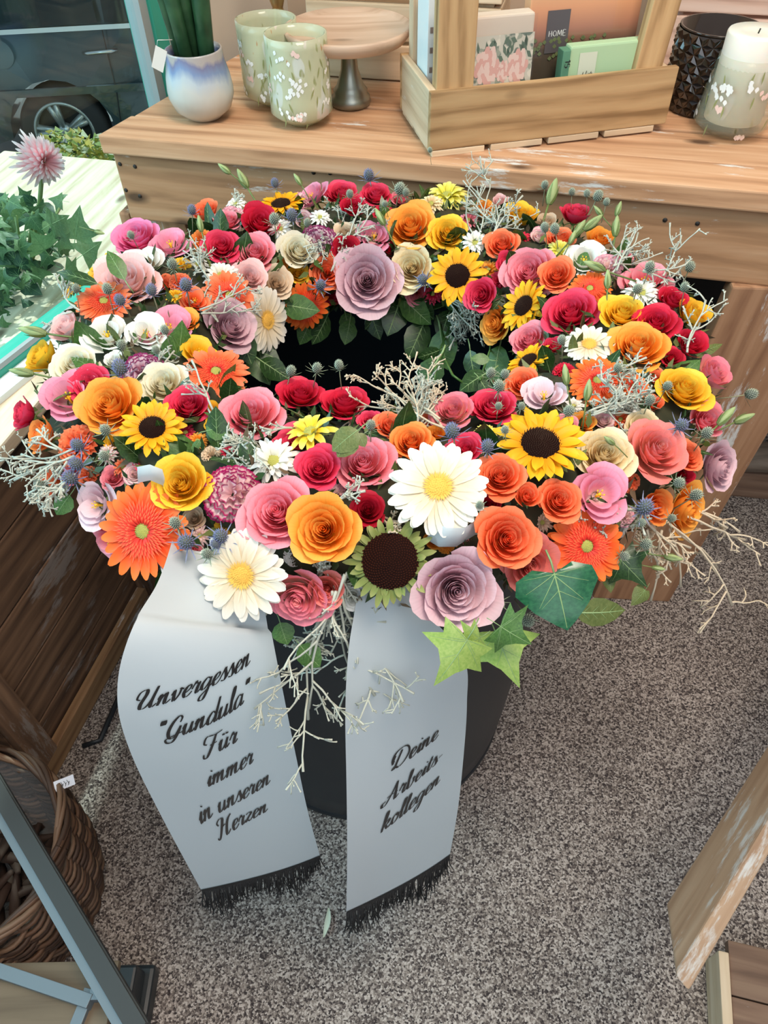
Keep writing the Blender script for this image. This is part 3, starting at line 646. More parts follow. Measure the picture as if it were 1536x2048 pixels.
# thistles: (u, v, width, blue?)
TH = [(155, 890, 34, 1), (152, 928, 36, 1), (140, 956, 40, 1), (240, 735, 40, 1), (240, 600, 30, 1), (215, 578, 28, 0), (303, 580, 30, 1), (372, 570, 34, 1), (584, 430, 30, 1), (549, 438, 28, 0), (550, 366, 22, 1), (738, 350, 28, 1),
      (641, 570, 28, 1), (384, 420, 24, 1), (846, 560, 30, 1), (800, 378, 30, 0), (812, 385, 20, 0), (345, 528, 28, 0), (330, 660, 24, 0), (243, 690, 26, 0), (152, 577, 22, 0), (1174, 387, 18, 0), (1196, 392, 26, 0), (1144, 384, 18, 0), (1213, 404, 18, 0), (1090, 370, 20, 0),
      (1300, 534, 28, 0), (1380, 534, 26, 0), (1370, 574, 24, 0), (1236, 736, 24, 0), (1335, 772, 24, 0), (1300, 800, 28, 0), (1124, 680, 24, 0), (1275, 578, 26, 0), (998, 772, 30, 0), (982, 746, 26, 0), (1010, 748, 24, 0), (997, 812, 20, 0), (1043, 812, 20, 0), (1010, 860, 22, 0),
      (1363, 850, 34, 1), (1414, 866, 30, 0), (1502, 788, 30, 0), (1358, 965, 28, 0), (1392, 990, 32, 0), (1290, 1014, 44, 1), (1344, 1036, 22, 0), (1292, 1088, 30, 0), (1249, 1112, 26, 0), (1283, 1045, 22, 0), (1056, 1240, 34, 0), (999, 1208, 28, 0), (350, 1046, 32, 0), (372, 1084, 44, 1), (442, 1072, 40, 1), (414, 1108, 30, 0),
      (905, 862, 40, 1), (975, 892, 34, 1), (1138, 822, 30, 0), (582, 742, 26, 0), (634, 736, 26, 0), (678, 730, 24, 0), (742, 850, 26, 0), (84, 970, 26, 0), (42, 944, 20, 0), (210, 860, 30, 0), (208, 912, 28, 0), (262, 470, 20, 0), (700, 388, 20, 0), (1090, 455, 24, 0), (1110, 458, 26, 0), (770, 408, 16, 0), (615, 445, 20, 0), (312, 700, 22, 0), (960, 1010, 22, 0), (430, 1088, 26, 1), (860, 300, 12, 0)]
thm = [make_thistle(k) for k in range(4)]
for i, (u, v, d, bl) in enumerate(TH):
    p, n, hit = surf(u, v, 0.022); r = d / 2 * pxs(p) * 1.5
    n = (n * 0.7 + up * 0.5 + V((rnd.uniform(-.3, .3), rnd.uniform(-.3, .3), 0)) + (EYE - p).normalized() * 0.15).normalized()
    if (u, v) == (1502, 788): n = V((0.95, -.1, .25)).normalized()
    a, b = thm[i % 4]; mw = frame(p, n, rnd.uniform(0, 6), r)
    o = add('thistle', a, [T_BODY, T_BLUE if bl else T_GREEN], wreath, mw, label='spiky blue thistle head' if bl else 'spiky grey green thistle head')
    add('bracts', b, [T_BRBL if bl else T_BRGR, T_STEM], o, mw)
# lisianthus buds: tip pixel and foot pixel
BU = [((440, 336), (462, 348)), ((478, 348), (496, 378)), ((1110, 368), (1096, 412)), ((1186, 420), (1206, 434)), ((1200, 440), (1166, 462)), ((1168, 450), (1146, 474)), ((1238, 412), (1232, 434)), ((1232, 442), (1230, 476)), ((1170, 532), (1212, 542)),
      ((1458, 820), (1434, 852)), ((1496, 830), (1466, 846)), ((1128, 740), (1134, 772)), ((1176, 770), (1172, 804)), ((30, 746), (70, 748)), ((48, 664), (96, 668)), ((398, 440), (404, 466)), ((212, 474), (188, 462)), ((752, 424), (770, 452)),
      ((1322, 1130), (1302, 1134)), ((1356, 1110), (1326, 1112)), ((590, 356), (604, 372)), ((1215, 550), (1215, 580)), ((1150, 470), (1138, 490)), ((1205, 880), (1230, 890))]
bud = [make_bud(k) for k in range(2)]
for i, (a, b) in enumerate(BU):
    p, n, hit = surf(*b, 0.012); s = pxs(p)
    tip = EYE + ray(*a) * ((p - EYE).dot(_F) / ray(*a).dot(_F)); tip = tip + n * 0.004; ax = tip - p; L = max(ax.length, 0.008)
    add('flower_bud', bud[i % 2], [G_BUD, G_STEM], wreath, frame((p + tip) / 2, ax.normalized(), rnd.uniform(0, 6), L * 0.60), label='closed green flower bud')

# twigs
def twig(p0, p1, n, seed, dens=1.0, r=0.0011, mat=TWIG, wob=0.25, label='silvery bare branching twig'):
    q = random.Random(seed); mb = MB(); ax = p1 - p0; L = ax.length
    def rv(): return V((q.gauss(0, 1), q.gauss(0, 1), q.gauss(0, 1))).normalized()
    def branch(p, d, l, rad, depth):
        k = 5 if depth < 2 else 4; pts = [p]; c = V(p); dd = V(d)
        for i in range(k):
            dd = (dd + rv() * 0.20).normalized(); c = c + dd * (l / k); pts.append(c)
        mb.tube(pts, [rad * (1 - 0.35 * i / k) for i in range(k)] + [rad * 1.15], 5)
        if depth < 3:
            m = int((4 if depth == 0 else 2.4) * dens + q.random() * 1.6)
            for j in range(m):
                f = q.uniform(0.2, 1.0); i = min(k - 1, int(f * k)); pp = pts[i].lerp(pts[i + 1], f * k - i)
                side = rv(); nd = (dd * 0.75 + (side - dd * side.dot(dd)).normalized() * q.uniform(.6, 1.1)).normalized()
                branch(pp, nd, l * q.uniform(0.28, 0.5) if depth else L * q.uniform(0.22, 0.42), rad * 0.80, depth + 1)
    for a in range(n):
        o = rv() * (L * 0.06); tgt = p1 + rv() * (L * wob)
        branch(p0 + o, (tgt - p0).normalized(), L * q.uniform(0.75, 1.02), r, 0)
    return add('twig', mb.build('twig'), mat, wreath, Matrix(), label=label)
def at(u, v, ga): return surf(u, v, ga)[0]
TW = [((140, 905), (20, 935), 3, 1.2, 0.03), ((150, 950), (90, 1010), 3, 1.2, .03), ((130, 930), (45, 980), 2, 1.2, .03), ((120, 900), (60, 870), 2, 1, .03), ((470, 850), (545, 925), 3, 1.1, 0.0), ((520, 900), (440, 880), 3, 1.1, 0), ((450, 900), (500, 950), 2, 1, 0),
      ((880, 850), (770, 755), 4, 1.2, 0.012), ((830, 850), (850, 780), 4, 1.2, .01), ((860, 830), (710, 750), 2, 1.2, .012), ((770, 870), (850, 800), 3, 1.0, .0), ((900, 600), (960, 640), 4, 1.2, .01), ((930, 620), (905, 680), 3, 1.1, .015),
      ((690, 480), (740, 420), 3, 1.1, .01), ((680, 470), (610, 500), 3, 1.2, .01), ((670, 500), (700, 380), 2, 1, .01), ((660, 540), (690, 450), 2, 1.1, .012), ((960, 470), (985, 350), 4, .9, .01), ((1000, 450), (960, 400), 3, 1.1, .01), ((980, 470), (1030, 410), 3, 1.1, .01),
      ((1230, 540), (1275, 470), 4, .9, .02), ((1320, 560), (1375, 500), 2, .8, .02), ((1290, 540), (1370, 545), 2, 1.0, .02), ((1370, 700), (1385, 600), 2, .9, .02), ((1180, 830), (1290, 780), 4, 1.1, .01), ((1280, 830), (1190, 770), 4, 1.2, .01), ((1200, 750), (1310, 740), 2, 1, .015),
      ((150, 620), (70, 615), 2, .8, .02), ((400, 620), (490, 600), 3, 1.0, .012), ((420, 560), (380, 490), 3, 1.0, .01), ((440, 640), (400, 560), 2, 1, .012), ((430, 830), (400, 740), 2, 0.8, .012), ((590, 860), (540, 870), 1, .8, .012), ((320, 735), (350, 690), 2, .8, .01),
      ((900, 700), (915, 640), 2, 1.0, 0), ((1230, 1040), (1180, 1060), 2, .8, .01), ((1290, 1010), (1230, 1060), 2, .9, .01), ((470, 410), (480, 380), 2, .8, .0), ((660, 1010), (745, 980), 2, .8, .012), ((760, 1030), (820, 1060), 3, 1.2, 0), ((640, 1150), (660, 1110), 3, 1.1, .0)]
for i, (a, b, n, de, ga) in enumerate(TW):
    brown = b[1] > 740 and 700 < b[0] < 900
    twig(at(*a, ga - .01), at(*b, ga), n, 100 + i, de, 0.00098 if a[1] > 700 else 0.00105, TWIG_B if brown and i % 2 else TWIG, label='bleached brown twig' if brown and i % 2 else 'silvery bare branching twig')
def hang(a, b, n, seed, dens=1.0, dy=0.0, mat=TWIG, r=0.00115):
    p = at(*a, 0.0); q = WY(*b, p.y + dy); return twig(p, q, n, seed, dens, r, mat, 0.12)
hang((680, 1185), (625, 1400), 3, 300, 1.2, -.01); hang((690, 1200), (680, 1390), 3, 301, 1.1, -.01); hang((640, 1240), (600, 1310), 3, 302, 1.1, -.01)
hang((530, 1225), (470, 1300), 2, 303, .8, -.02); hang((530, 1230), (500, 1310), 2, 304, .7, -.02); hang((690, 1150), (660, 1260), 3, 305, 1.2, -.01)
hang((1345, 1050), (1420, 1190), 2, 306, .6, 0, TWIG_B); hang((1330, 1050), (1345, 1190), 2, 307, .8, -.01, TWIG_B); hang((1380, 1020), (1480, 1045), 2, 308, .8, 0, TWIG_B); hang((1370, 1040), (1470, 1110), 1, 309, .8, 0, TWIG_B); hang((1300, 1040), (1400, 1100), 2, 310, .8, 0, TWIG_B)
hang((1290, 1060), (1320, 1120), 2, 311, .9, 0, TWIG_B)

# leaves
def leaf_mesh(kind, seed=0):
    """unit leaf along +y from (0,0) to (0,1), facing +z, with raised veins"""
    mb = MB(); q = random.Random(seed)
    if kind == 'ivy': out = [(0, 0), (.16, -.10), (.42, -.12), (.50, .05), (.62, .22), (.40, .38), (.30, .50), (.20, .72), (0, 1.0)]
    elif kind == 'heart': out = [(0, 0), (.22, -.12), (.42, .02), (.46, .26), (.30, .60), (.10, .88), (0, 1.0)]
    elif kind == 'star': out = [(0, 0), (.20, -.06), (.52, -.10), (.40, .14), (.66, .36), (.32, .42), (.16, .60), (0, 1.0)]
    elif kind == 'long': out = [(0, 0), (.09, .12), (.155, .35), (.15, .55), (.09, .8), (0, 1.0)]
    else: out = [(0, 0), (.16, .10), (.27, .32), (.27, .55), (.16, .82), (0, 1.0)]
    ring = []
    for (x0, y0), (x1, y1) in zip(out[:-1], out[1:]):
        for k in range(2): ring.append((lerp(x0, x1, k / 2), lerp(y0, y1, k / 2)))
    ring.append(out[-1])
    hz = lambda x, y: -0.55 * x * x - 0.22 * (y - .4) ** 2 + 0.03 * math.sin(9 * y + seed) * abs(x) * 3 + 0.04
    vs = []; fs = []
    cols = 4
    for i, (x, y) in enumerate(ring):
        cy = max(0.0, min(1.0, y if kind in ('long', 'oval') else lerp(0.12, y, 0.75)))
        if i == 0: cy = 0
        if i == len(ring) - 1: cy = 1
        for j in range(-cols, cols + 1):
            f = abs(j) / cols; xx = x * f * (1 if j > 0 else -1); yy = lerp(cy, y, f); vs.append((xx, yy, hz(xx, yy)))
    w = 2 * cols + 1
    for i in range(len(ring) - 1):
        for j in range(w - 1): fs.append((i * w + j, i * w + j + 1, (i + 1) * w + j + 1, (i + 1) * w + j))
    mb.addm(vs, fs, 0)
    def vein(x0, y0, x1, y1, r):
        mb.tube([(lerp(x0, x1, k / 4), lerp(y0, y1, k / 4), hz(lerp(x0, x1, k / 4), lerp(y0, y1, k / 4)) + 0.002) for k in range(5)], [r, r, r * .8, r * .6, r * .3], 4, 1, False)
    vein(0, 0, 0, .95, .010)
    if kind in ('ivy', 'star', 'heart'):
        for sx in (-1, 1):
            vein(0, .02, sx * out[3][0] * .75, out[3][1] * .8 + (.05), .007); vein(0, .02, sx * out[2][0] * .8, out[2][1] * .7, .006)
            vein(0, .3, sx * .22, .55, .005); vein(0, .05, sx * out[4][0] * .8, out[4][1] * .85 + .02, .007)
    else:
        for k in range(4):
            for sx in (-1, 1): vein(0, .15 + .17 * k, sx * .12 * (1 if kind == 'oval' else .6), .28 + .17 * k, .004)
    mb.tube([(0, 0.01, .0), (0.0, -.2, -.02), (.02, -.4, -.08)], .012, 4, 1)
    return mb.build('leaf')
LM = {}
def leaf(kind, base, tip, ga=0.02, mat=L_MID, lab=None, n=None, wide=1.0, by=None):
    if by is None:
        b = at(*base, ga)
    else: b = WY(*base, by)
    t = EYE + ray(*tip) * ((b - EYE).dot(_F) / ray(*tip).dot(_F))
    if n is None: n = surf(*base)[1] * .5 + (EYE - b).normalized() * .9
    n = V(n); ax = t - b; y = ax.normalized(); x = y.cross(n).normalized(); z = x.cross(y)
    k = (kind, rnd.randrange(3))
    if k not in LM: LM[k] = leaf_mesh(*k)
    s = ax.length; R = Matrix((x * s * wide, y * s, z * s)).transposed()
    kw = {'label': lab} if lab else {}
    return add('leaf', LM[k], [mat, L_VEIN], wreath, Matrix.Translation(b) @ R.to_4x4(), **kw)
leaf('heart', (1108, 1146), (1136, 1262), 0.035, L_IVY, 'large glossy dark green ivy leaf', wide=1.55)
leaf('star', (1240, 1118), (1296, 1176), 0.01, L_DARK, 'small dark ivy leaf')
leaf('star', (935, 1278), (868, 1374), by=.262, mat=L_LIME, lab='light green ivy leaf over the ribbon', wide=1.0)
leaf('star', (990, 1262), (1040, 1378), by=.285, mat=L_LIME, lab='light green ivy leaf', wide=.95)
leaf('star', (1000, 1252), (1064, 1290), by=.275, mat=L_MID, lab='green ivy leaf', wide=1.3)
leaf('star', (960, 1275), (905, 1300), by=.27, mat=L_LIME, wide=1.2)
leaf('heart', (1290, 1180), (1262, 1212), .01, L_OLIVE, 'small olive leaf')
leaf('heart', (1218, 1158), (1222, 1186), .01, L_OLIVE)
leaf('long', (1150, 1225), (1252, 1222), .01, L_OLIVE, wide=2.0)
leaf('oval', (716, 860), (664, 902), 0.03, L_OLIVE, 'olive rose leaflet', wide=1.5); leaf('oval', (712, 868), (674, 914), 0.03, L_OLIVE, wide=1.4); leaf('oval', (716, 866), (730, 894), 0.03, L_OLIVE, wide=1.5)
leaf('oval', (412, 862), (460, 852), 0.0, L_MID, wide=1.8); leaf('oval', (400, 880), (384, 905), 0.0, L_MID)
leaf('long', (250, 560), (214, 500), .02, L_MID, wide=1.6); leaf('long', (196, 568), (112, 542), .02, L_DARK)
leaf('oval', (140, 990), (112, 1030), .01, L_MID, wide=1.5); leaf('oval', (560, 1245), (575, 1290), .0, L_MID, wide=1.8); leaf('oval', (600, 1290), (640, 1335), by=.30, mat=L_MID, wide=1.6)
INNER = [((560, 608), (640, 622)), ((585, 640), (660, 618)), ((655, 630), (625, 690)), ((690, 625), (700, 668)), ((760, 620), (730, 660)), ((800, 600), (775, 672)), ((800, 590), (862, 650)), ((830, 600), (868, 640)), ((850, 640), (815, 720)), ((700, 640), (690, 690)),
         ((880, 700), (835, 716)), ((878, 715), (842, 780)), ((980, 720), (940, 716)), ((975, 745), (918, 782)), ((960, 760), (985, 800)), ((880, 660), (895, 740)), ((940, 700), (950, 760)), ((480, 690), (560, 720)), ((500, 700), (540, 770)), ((1000, 600), (985, 572)), ((1010, 590), (985, 620)),
         ((620, 640), (600, 690)), ((740, 620), (760, 680)), ((900, 620), (880, 680)), ((1000, 690), (985, 770)), ((470, 660), (505, 730)), ((520, 720), (580, 760))]
for i, (a, b) in enumerate(INNER): leaf('long', a, b, -0.01, L_DARK if i % 3 else L_MID, wide=2.0 + (i % 2) * .4)
vine = MB()
for pts in (((880, 640), (890, 700), (872, 730), (868, 770)), ((905, 640), (880, 700), (905, 750), (925, 765)), ((985, 640), (980, 700), (960, 760))):
    vine.tube([at(u, v, -.005) for u, v in pts], 0.0012, 5)
add('vine_stem', vine.build('vine_stem'), L_MID, wreath, Matrix(), label='green vine stems trailing into the hollow')
q = random.Random(5); nl = 0
mossm = MB(); qm = random.Random(77)
for i in range(5200):
    t = qm.uniform(0, 6.283); s_ = qm.uniform(-1.2, 4.3); k_ = qm.uniform(.80, .98)
    nn = (WROT @ V((math.cos(s_) * math.cos(t), math.cos(s_) * math.sin(t), math.sin(s_) * 1.3))).normalized()
    b = WM4 @ V(((WR + WAx * k_ * math.cos(s_)) * math.cos(t), (WR + WAx * k_ * math.cos(s_)) * math.sin(t), WBx * k_ * math.sin(s_)))
    a_ = (nn * .5 + V((qm.gauss(0, 1), qm.gauss(0, 1), qm.gauss(0, 1))) * .5).normalized(); c_ = a_.cross(nn).normalized(); z_ = qm.uniform(.004, .011)
    mossm.addm([b - a_ * z_ * .5, b + c_ * z_ * .3, b + a_ * z_, b - c_ * z_ * .3], [(0, 1, 2), (0, 2, 3)], qm.choice((0, 0, 1, 2)))
add('small_foliage', mossm.build('small_foliage'), [L_DARK, L_OLIVE, flat('dry_brown_filler', (.13, .085, .045), .8)], wreath, Matrix(), kind='stuff')
while nl < 215:                               # leaves between and under the blooms
    t = q.uniform(0, 6.283); s = q.uniform(-1.0, 4.1)
    pl = V(((WR + WAx * .80 * math.cos(s)) * math.cos(t), (WR + WAx * .80 * math.cos(s)) * math.sin(t), WBx * .80 * math.sin(s)))
    nn = (WROT @ V((math.cos(s) * math.cos(t), math.cos(s) * math.sin(t), math.sin(s) * 1.3))).normalized()
    b = WM4 @ pl; y = (nn * .8 + V((q.gauss(0, 1), q.gauss(0, 1), q.gauss(0, .6))) * .55).normalized(); x = y.cross(nn + V((.01, .3, .2))).normalized(); z = x.cross(y)
    k = (('oval', 'long', 'heart')[nl % 3], nl % 3)
    if k not in LM: LM[k] = leaf_mesh(*k)
    sc = q.uniform(.022, .036); R = Matrix((x * sc, y * sc, z * sc)).transposed()
    add('leaf', LM[k], [(L_DARK, L_OLIVE, L_MID)[nl % 3 if nl % 2 else 0], L_VEIN], wreath, Matrix.Translation(b) @ R.to_4x4()); nl += 1

# ================================================================ TUB
tub = thing('plastic_tub', 'tall round black plastic tub standing on the carpet under the wreath', 'tub', (-0.035, 0.705, 0))
tb = MB(); TR0, TR1, TH_ = 0.245, 0.285, 0.75
tb.lathe([(0.0, 0.012), (TR0 - .012, 0.012), (TR0, 0.03), (TR0 + .006, 0.10), (lerp(TR0, TR1, .5), TH_ * .5), (TR1, TH_ - .05), (TR1 - .001, TH_), (TR1 - .012, TH_), (TR1 - .014, TH_ - .05), (TR0 - .01, 0.05), (0, 0.03)], 72)
MT = Matrix.Translation((-0.035, 0.705, 0))
add('body', tb.build('body'), M['black_plastic'], tub, MT)
rm = MB(); rm.lathe([(TR1 - .002, TH_ - .03), (TR1 + .012, TH_ - .028), (TR1 + .015, TH_ - .01), (TR1 + .012, TH_ + .004), (TR1 - .012, TH_ + .004), (TR1 - .014, TH_ - .02)], 72)
add('rim', rm.build('rim'), M['black_plastic'], tub, MT)
bs_ = MB(); bs_.lathe([(TR0 - .03, 0.0), (TR0 - .004, 0.0), (TR0 + .001, 0.012), (TR0 - .002, 0.03), (TR0 - .03, 0.03)], 72)
add('foot_ring', bs_.build('foot_ring'), M['black_plastic'], tub, MT)
for hx in (-1, 1):
    h = MB(); h.tube([(hx * TR1 * .96, -.06, TH_ - .09), (hx * (TR1 + .03), -.05, TH_ - .10), (hx * (TR1 + .035), 0, TH_ - .105), (hx * (TR1 + .03), .05, TH_ - .10), (hx * TR1 * .96, .06, TH_ - .09)], .008, 8)
    add('handle', h.build('handle'), M['black_plastic'], tub, MT)

# ================================================================ BRUSH LETTERING
# each glyph: advance, strokes of points (x, y), x-height 1, ascender 2
GL = {
 'a': (1.15, [[(.85, .85), (.5, 1.0), (.15, .6), (.12, .2), (.4, 0), (.75, .4), (.92, .95)], [(.92, .95), (.82, .25), (1.0, .02), (1.2, .25)]]),
 'b': (1.0, [[(.0, .3), (.35, 1.2), (.45, 1.95), (.25, 1.9), (.18, .9), (.2, .1), (.5, 0), (.8, .45), (.7, .9), (.95, .75)]]),
 'd': (1.15, [[(.8, .8), (.5, 1.0), (.15, .6), (.12, .2), (.4, 0), (.75, .4), (.95, 1.0)], [(1.05, 2.0), (.85, .3), (1.0, .02), (1.2, .25)]]),
 'e': (.85, [[(.05, .35), (.4, .45), (.72, .75), (.6, 1.0), (.3, .85), (.15, .4), (.3, .02), (.6, .05), (.9, .35)]]),
 'g': (1.1, [[(.85, .85), (.5, 1.0), (.15, .6), (.15, .2), (.4, .05), (.75, .45), (.92, .95)], [(.92, .95), (.82, -.1), (.55, -.85), (.15, -.85), (.2, -.5), (.7, -.1), (1.15, .3)]]),
 'i': (.6, [[(.05, .35), (.35, .98), (.25, .3), (.35, .02), (.62, .28)], [(.42, 1.4), (.48, 1.5)]]),
 'k': (1.05, [[(.0, .3), (.4, 1.3), (.45, 1.95), (.28, 1.9), (.18, .9), (.08, 0)], [(.15, .5), (.5, 1.0), (.75, .9), (.6, .6), (.25, .5)], [(.4, .5), (.7, .05), (1.1, .3)]]),
 'l': (.55, [[(.0, .3), (.38, 1.2), (.48, 1.9), (.32, 1.95), (.2, 1.0), (.2, .15), (.35, .0), (.6, .28)]]),
 'm': (1.6, [[(.0, .6), (.2, .98), (.18, .5), (.1, 0)], [(.12, .3), (.45, .9), (.62, .95), (.62, .5), (.55, 0)], [(.58, .3), (.95, .9), (1.12, .95), (1.08, .3), (1.2, .02), (1.6, .3)]]),
 'n': (1.15, [[(.0, .6), (.2, .98), (.18, .5), (.1, 0)], [(.12, .3), (.5, .9), (.68, .95), (.64, .3), (.76, .02), (1.15, .3)]]),
 'o': (.95, [[(.5, 1.0), (.18, .75), (.12, .25), (.38, 0), (.7, .25), (.75, .75), (.5, 1.0), (.65, .75), (1.0, .85)]]),
 'r': (.85, [[(.0, .5), (.25, 1.1), (.3, .9), (.6, .9), (.52, .5), (.5, .1), (.65, .02), (.88, .28)]]),
 's': (.8, [[(.0, .3), (.4, 1.1), (.45, .9), (.65, .35), (.5, .02), (.15, .1)], [(.5, .05), (.85, .3)]]),
 't': (.65, [[(.05, .35), (.5, 1.6)], [(.42, 1.5), (.22, .3), (.35, .0), (.68, .28)], [(.05, 1.05), (.7, 1.15)]]),
 'u': (1.15, [[(.0, .6), (.22, .98), (.15, .3), (.35, .0), (.7, .4), (.85, .95)], [(.85, .98), (.76, .25), (.9, .02), (1.15, .3)]]),
 'v': (1.0, [[(.0, .6), (.22, .98), (.25, .4), (.35, 0), (.7, .45), (.78, .95), (.72, 1.0), (1.05, .85)]]),
 'z': (.9, [[(.1, .85), (.3, 1.0), (.7, .9), (.4, .45), (.1, .05), (.35, .12), (.65, .0), (.9, .28)]]),
 '-': (.7, [[(.1, .55), (.6, .6)]]),
 '"': (.55, [[(.15, 1.95), (.12, 1.5)], [(.4, 1.95), (.37, 1.5)]]),
 ' ': (.7, []),
 'A': (1.9, [[(.35, .45), (.0, .3), (.05, .0), (.45, .05), (1.0, 1.0), (1.35, 1.95)], [(1.38, 1.98), (1.40, 1.0), (1.42, .3), (1.5, .02), (1.85, .3)], [(.45, .72), (1.0, .80), (1.65, .78)]]),
 'D': (1.95, [[(.3, 1.4), (.1, 1.0), (.25, .75)], [(.95, 1.7), (.65, .8), (.4, .1), (.15, .1), (.4, .25), (.9, -.02), (1.5, .3), (1.85, 1.0), (1.6, 1.7), (1.0, 1.95), (.3, 1.7), (.05, 1.1), (.15, .6)]]),
 'F': (1.6, [[(.35, 1.1), (.05, 1.3), (.25, 1.85), (1.0, 1.8), (1.75, 1.95)], [(1.15, 1.8), (.9, .8), (.5, 0), (.15, .0), (.1, .3)], [(.65, .95), (1.35, 1.05)]]),
 'G': (1.6, [[(1.25, 1.35), (1.35, 1.75), (1.05, 1.95), (.6, 1.5), (.3, .7), (.45, .1), (.9, .1), (1.3, .9)], [(1.35, 1.0), (1.2, .3), (.8, -.3), (.3, -.3), (.1, .0), (.5, .15), (1.6, .35)]]),
 'H': (1.95, [[(.3, 1.2), (.1, 1.5), (.4, 1.85), (.75, 1.7), (.65, .8), (.35, .0), (.05, .15)], [(1.75, 1.95), (1.4, 1.4), (1.25, .3), (1.4, .0), (1.8, .3)], [(.5, .8), (1.0, 1.05), (1.45, 1.0)]]),
 'U': (1.9, [[(.35, 1.0), (.05, 1.2), (.15, 1.75), (.6, 1.9), (.75, 1.5), (.5, .6), (.6, .05), (1.0, .15), (1.35, .9), (1.55, 1.9)], [(1.58, 1.95), (1.35, .5), (1.5, .02), (1.85, .3)]]),
 'M': (2.0, [[(.1, 0), (.4, 1.9), (.9, .4), (1.5, 1.9), (1.6, 0)]]), 'O': (1.5, [[(.7, 1.8), (.2, 1.3), (.2, .5), (.7, .05), (1.2, .5), (1.2, 1.3), (.7, 1.8)]]),
 'E': (1.3, [[(1.1, 1.8), (.2, 1.8), (.2, 0), (1.1, 0)], [(.2, .9), (.9, .9)]]), '1': (.8, [[(.1, 1.4), (.5, 1.8), (.5, 0)]]),
 '5': (1.2, [[(1.0, 1.8), (.3, 1.8), (.25, 1.0), (.8, 1.0), (1.0, .5), (.7, 0), (.15, .1)]]),
}
GL['\u00fc'] = (GL['u'][0], GL['u'][1] + [[(.35, 1.35), (.38, 1.5)], [(.7, 1.35), (.73, 1.5)]])
GL['X'] = (1.5, [[(.2, 0), (.2, 1.8)], [(1.1, 0), (1.1, 1.8)], [(.2, .9), (1.1, .9)]])
GL['N'] = (1.5, [[(.2, 0), (.2, 1.8), (1.2, 0), (1.2, 1.8)]])
def smooth_pts(pts, k=6):
    if len(pts) < 3: return [tuple(lerp(a, b, t / 4) for a, b in zip(pts[0], pts[1])) for t in range(5)]
    P = [pts[0]] + list(pts) + [pts[-1]]; o = []
    for i in range(1, len(P) - 2):
        for j in range(k):
            t = j / k; o.append(tuple(0.5 * (2 * P[i][c] + (P[i + 1][c] - P[i - 1][c]) * t + (2 * P[i - 1][c] - 5 * P[i][c] + 4 * P[i + 1][c] - P[i + 2][c]) * t * t + (-P[i - 1][c] + 3 * P[i][c] - 3 * P[i + 1][c] + P[i + 2][c]) * t ** 3) for c in (0, 1)))
    return o + [pts[-1]]
def text_width(s): return sum(GL[c][0] for c in s)
def write(mb, s, fn, slant=0.45, nib=0.17, thin=0.035, slope=0.0):
    """brush strokes of a word; fn maps letter space (x, y) to a point of the surface"""
    x0 = -text_width(s) / 2
    for ch in s:
        for st in GL[ch][1]:
            p = smooth_pts(st); vs = []
            for i, (x, y) in enumerate(p):
                a = p[max(i - 1, 0)]; b = p[min(i + 1, len(p) - 1)]; tx, ty = b[0] - a[0], b[1] - a[1]; l = math.hypot(tx, ty) or 1
                tx /= l; ty /= l; heavy = abs(ty) ** 1.5 * (1 if ty < 0.2 or len(st) < 4 else .5)
                w = thin + nib * 0.5 * heavy * (0.55 + 0.45 * math.sin(math.pi * i / (len(p) - 1)))
                for sg in (-1, 1):
                    xx, yy = x + sg * w * (abs(ty) * .95 + .05), y - sg * w * tx * 0.9 * (1 if ty >= 0 else -1)
                    vs.append(fn(x0 + xx + slant * yy, yy + slope * (x0 + xx)))
            mb.addm(vs, [(2 * i, 2 * i + 1, 2 * i + 3, 2 * i + 2) for i in range(len(p) - 1)], 0)
        x0 += GL[ch][0]

# ================================================================ RIBBONS
def satin():
    m, N, L, b = nt('white_ribbon_satin'); tc = N.new('ShaderNodeUVMap'); mp = N.new('ShaderNodeMapping'); mp.inputs['Scale'].default_value = (3, 340, 1)
    L.new(tc.outputs[0], mp.inputs[0]); w = N.new('ShaderNodeTexWave'); w.bands_direction = 'Y'; w.inputs['Scale'].default_value = 1; w.inputs['Distortion'].default_value = 1.0; L.new(mp.outputs[0], w.inputs[0])
    bp = N.new('ShaderNodeBump'); bp.inputs['Strength'].default_value = 0.10; bp.inputs['Distance'].default_value = 0.0005; L.new(w.outputs[0], bp.inputs['Height']); L.new(bp.outputs[0], b.inputs['Normal'])
    b.inputs['Base Color'].default_value = (0.62, 0.68, 0.71, 1); b.inputs['Roughness'].default_value = 0.42; b.inputs['Specular IOR Level'].default_value = 0.4
    tr = N.new('ShaderNodeBsdfTranslucent'); tr.inputs[0].default_value = (.7, .74, .78, 1); mx = N.new('ShaderNodeMixShader'); mx.inputs[0].default_value = .18
    L.new(b.outputs[0], mx.inputs[1]); L.new(tr.outputs[0], mx.inputs[2]); L.new(mx.outputs[0], N['Material Output'].inputs[0]); return m
SATIN = satin(); INK = flat('black_print', (0.012, 0.012, 0.014), 0.35); FRINGE = flat('black_fringe', (0.008, 0.008, 0.009), 0.8)
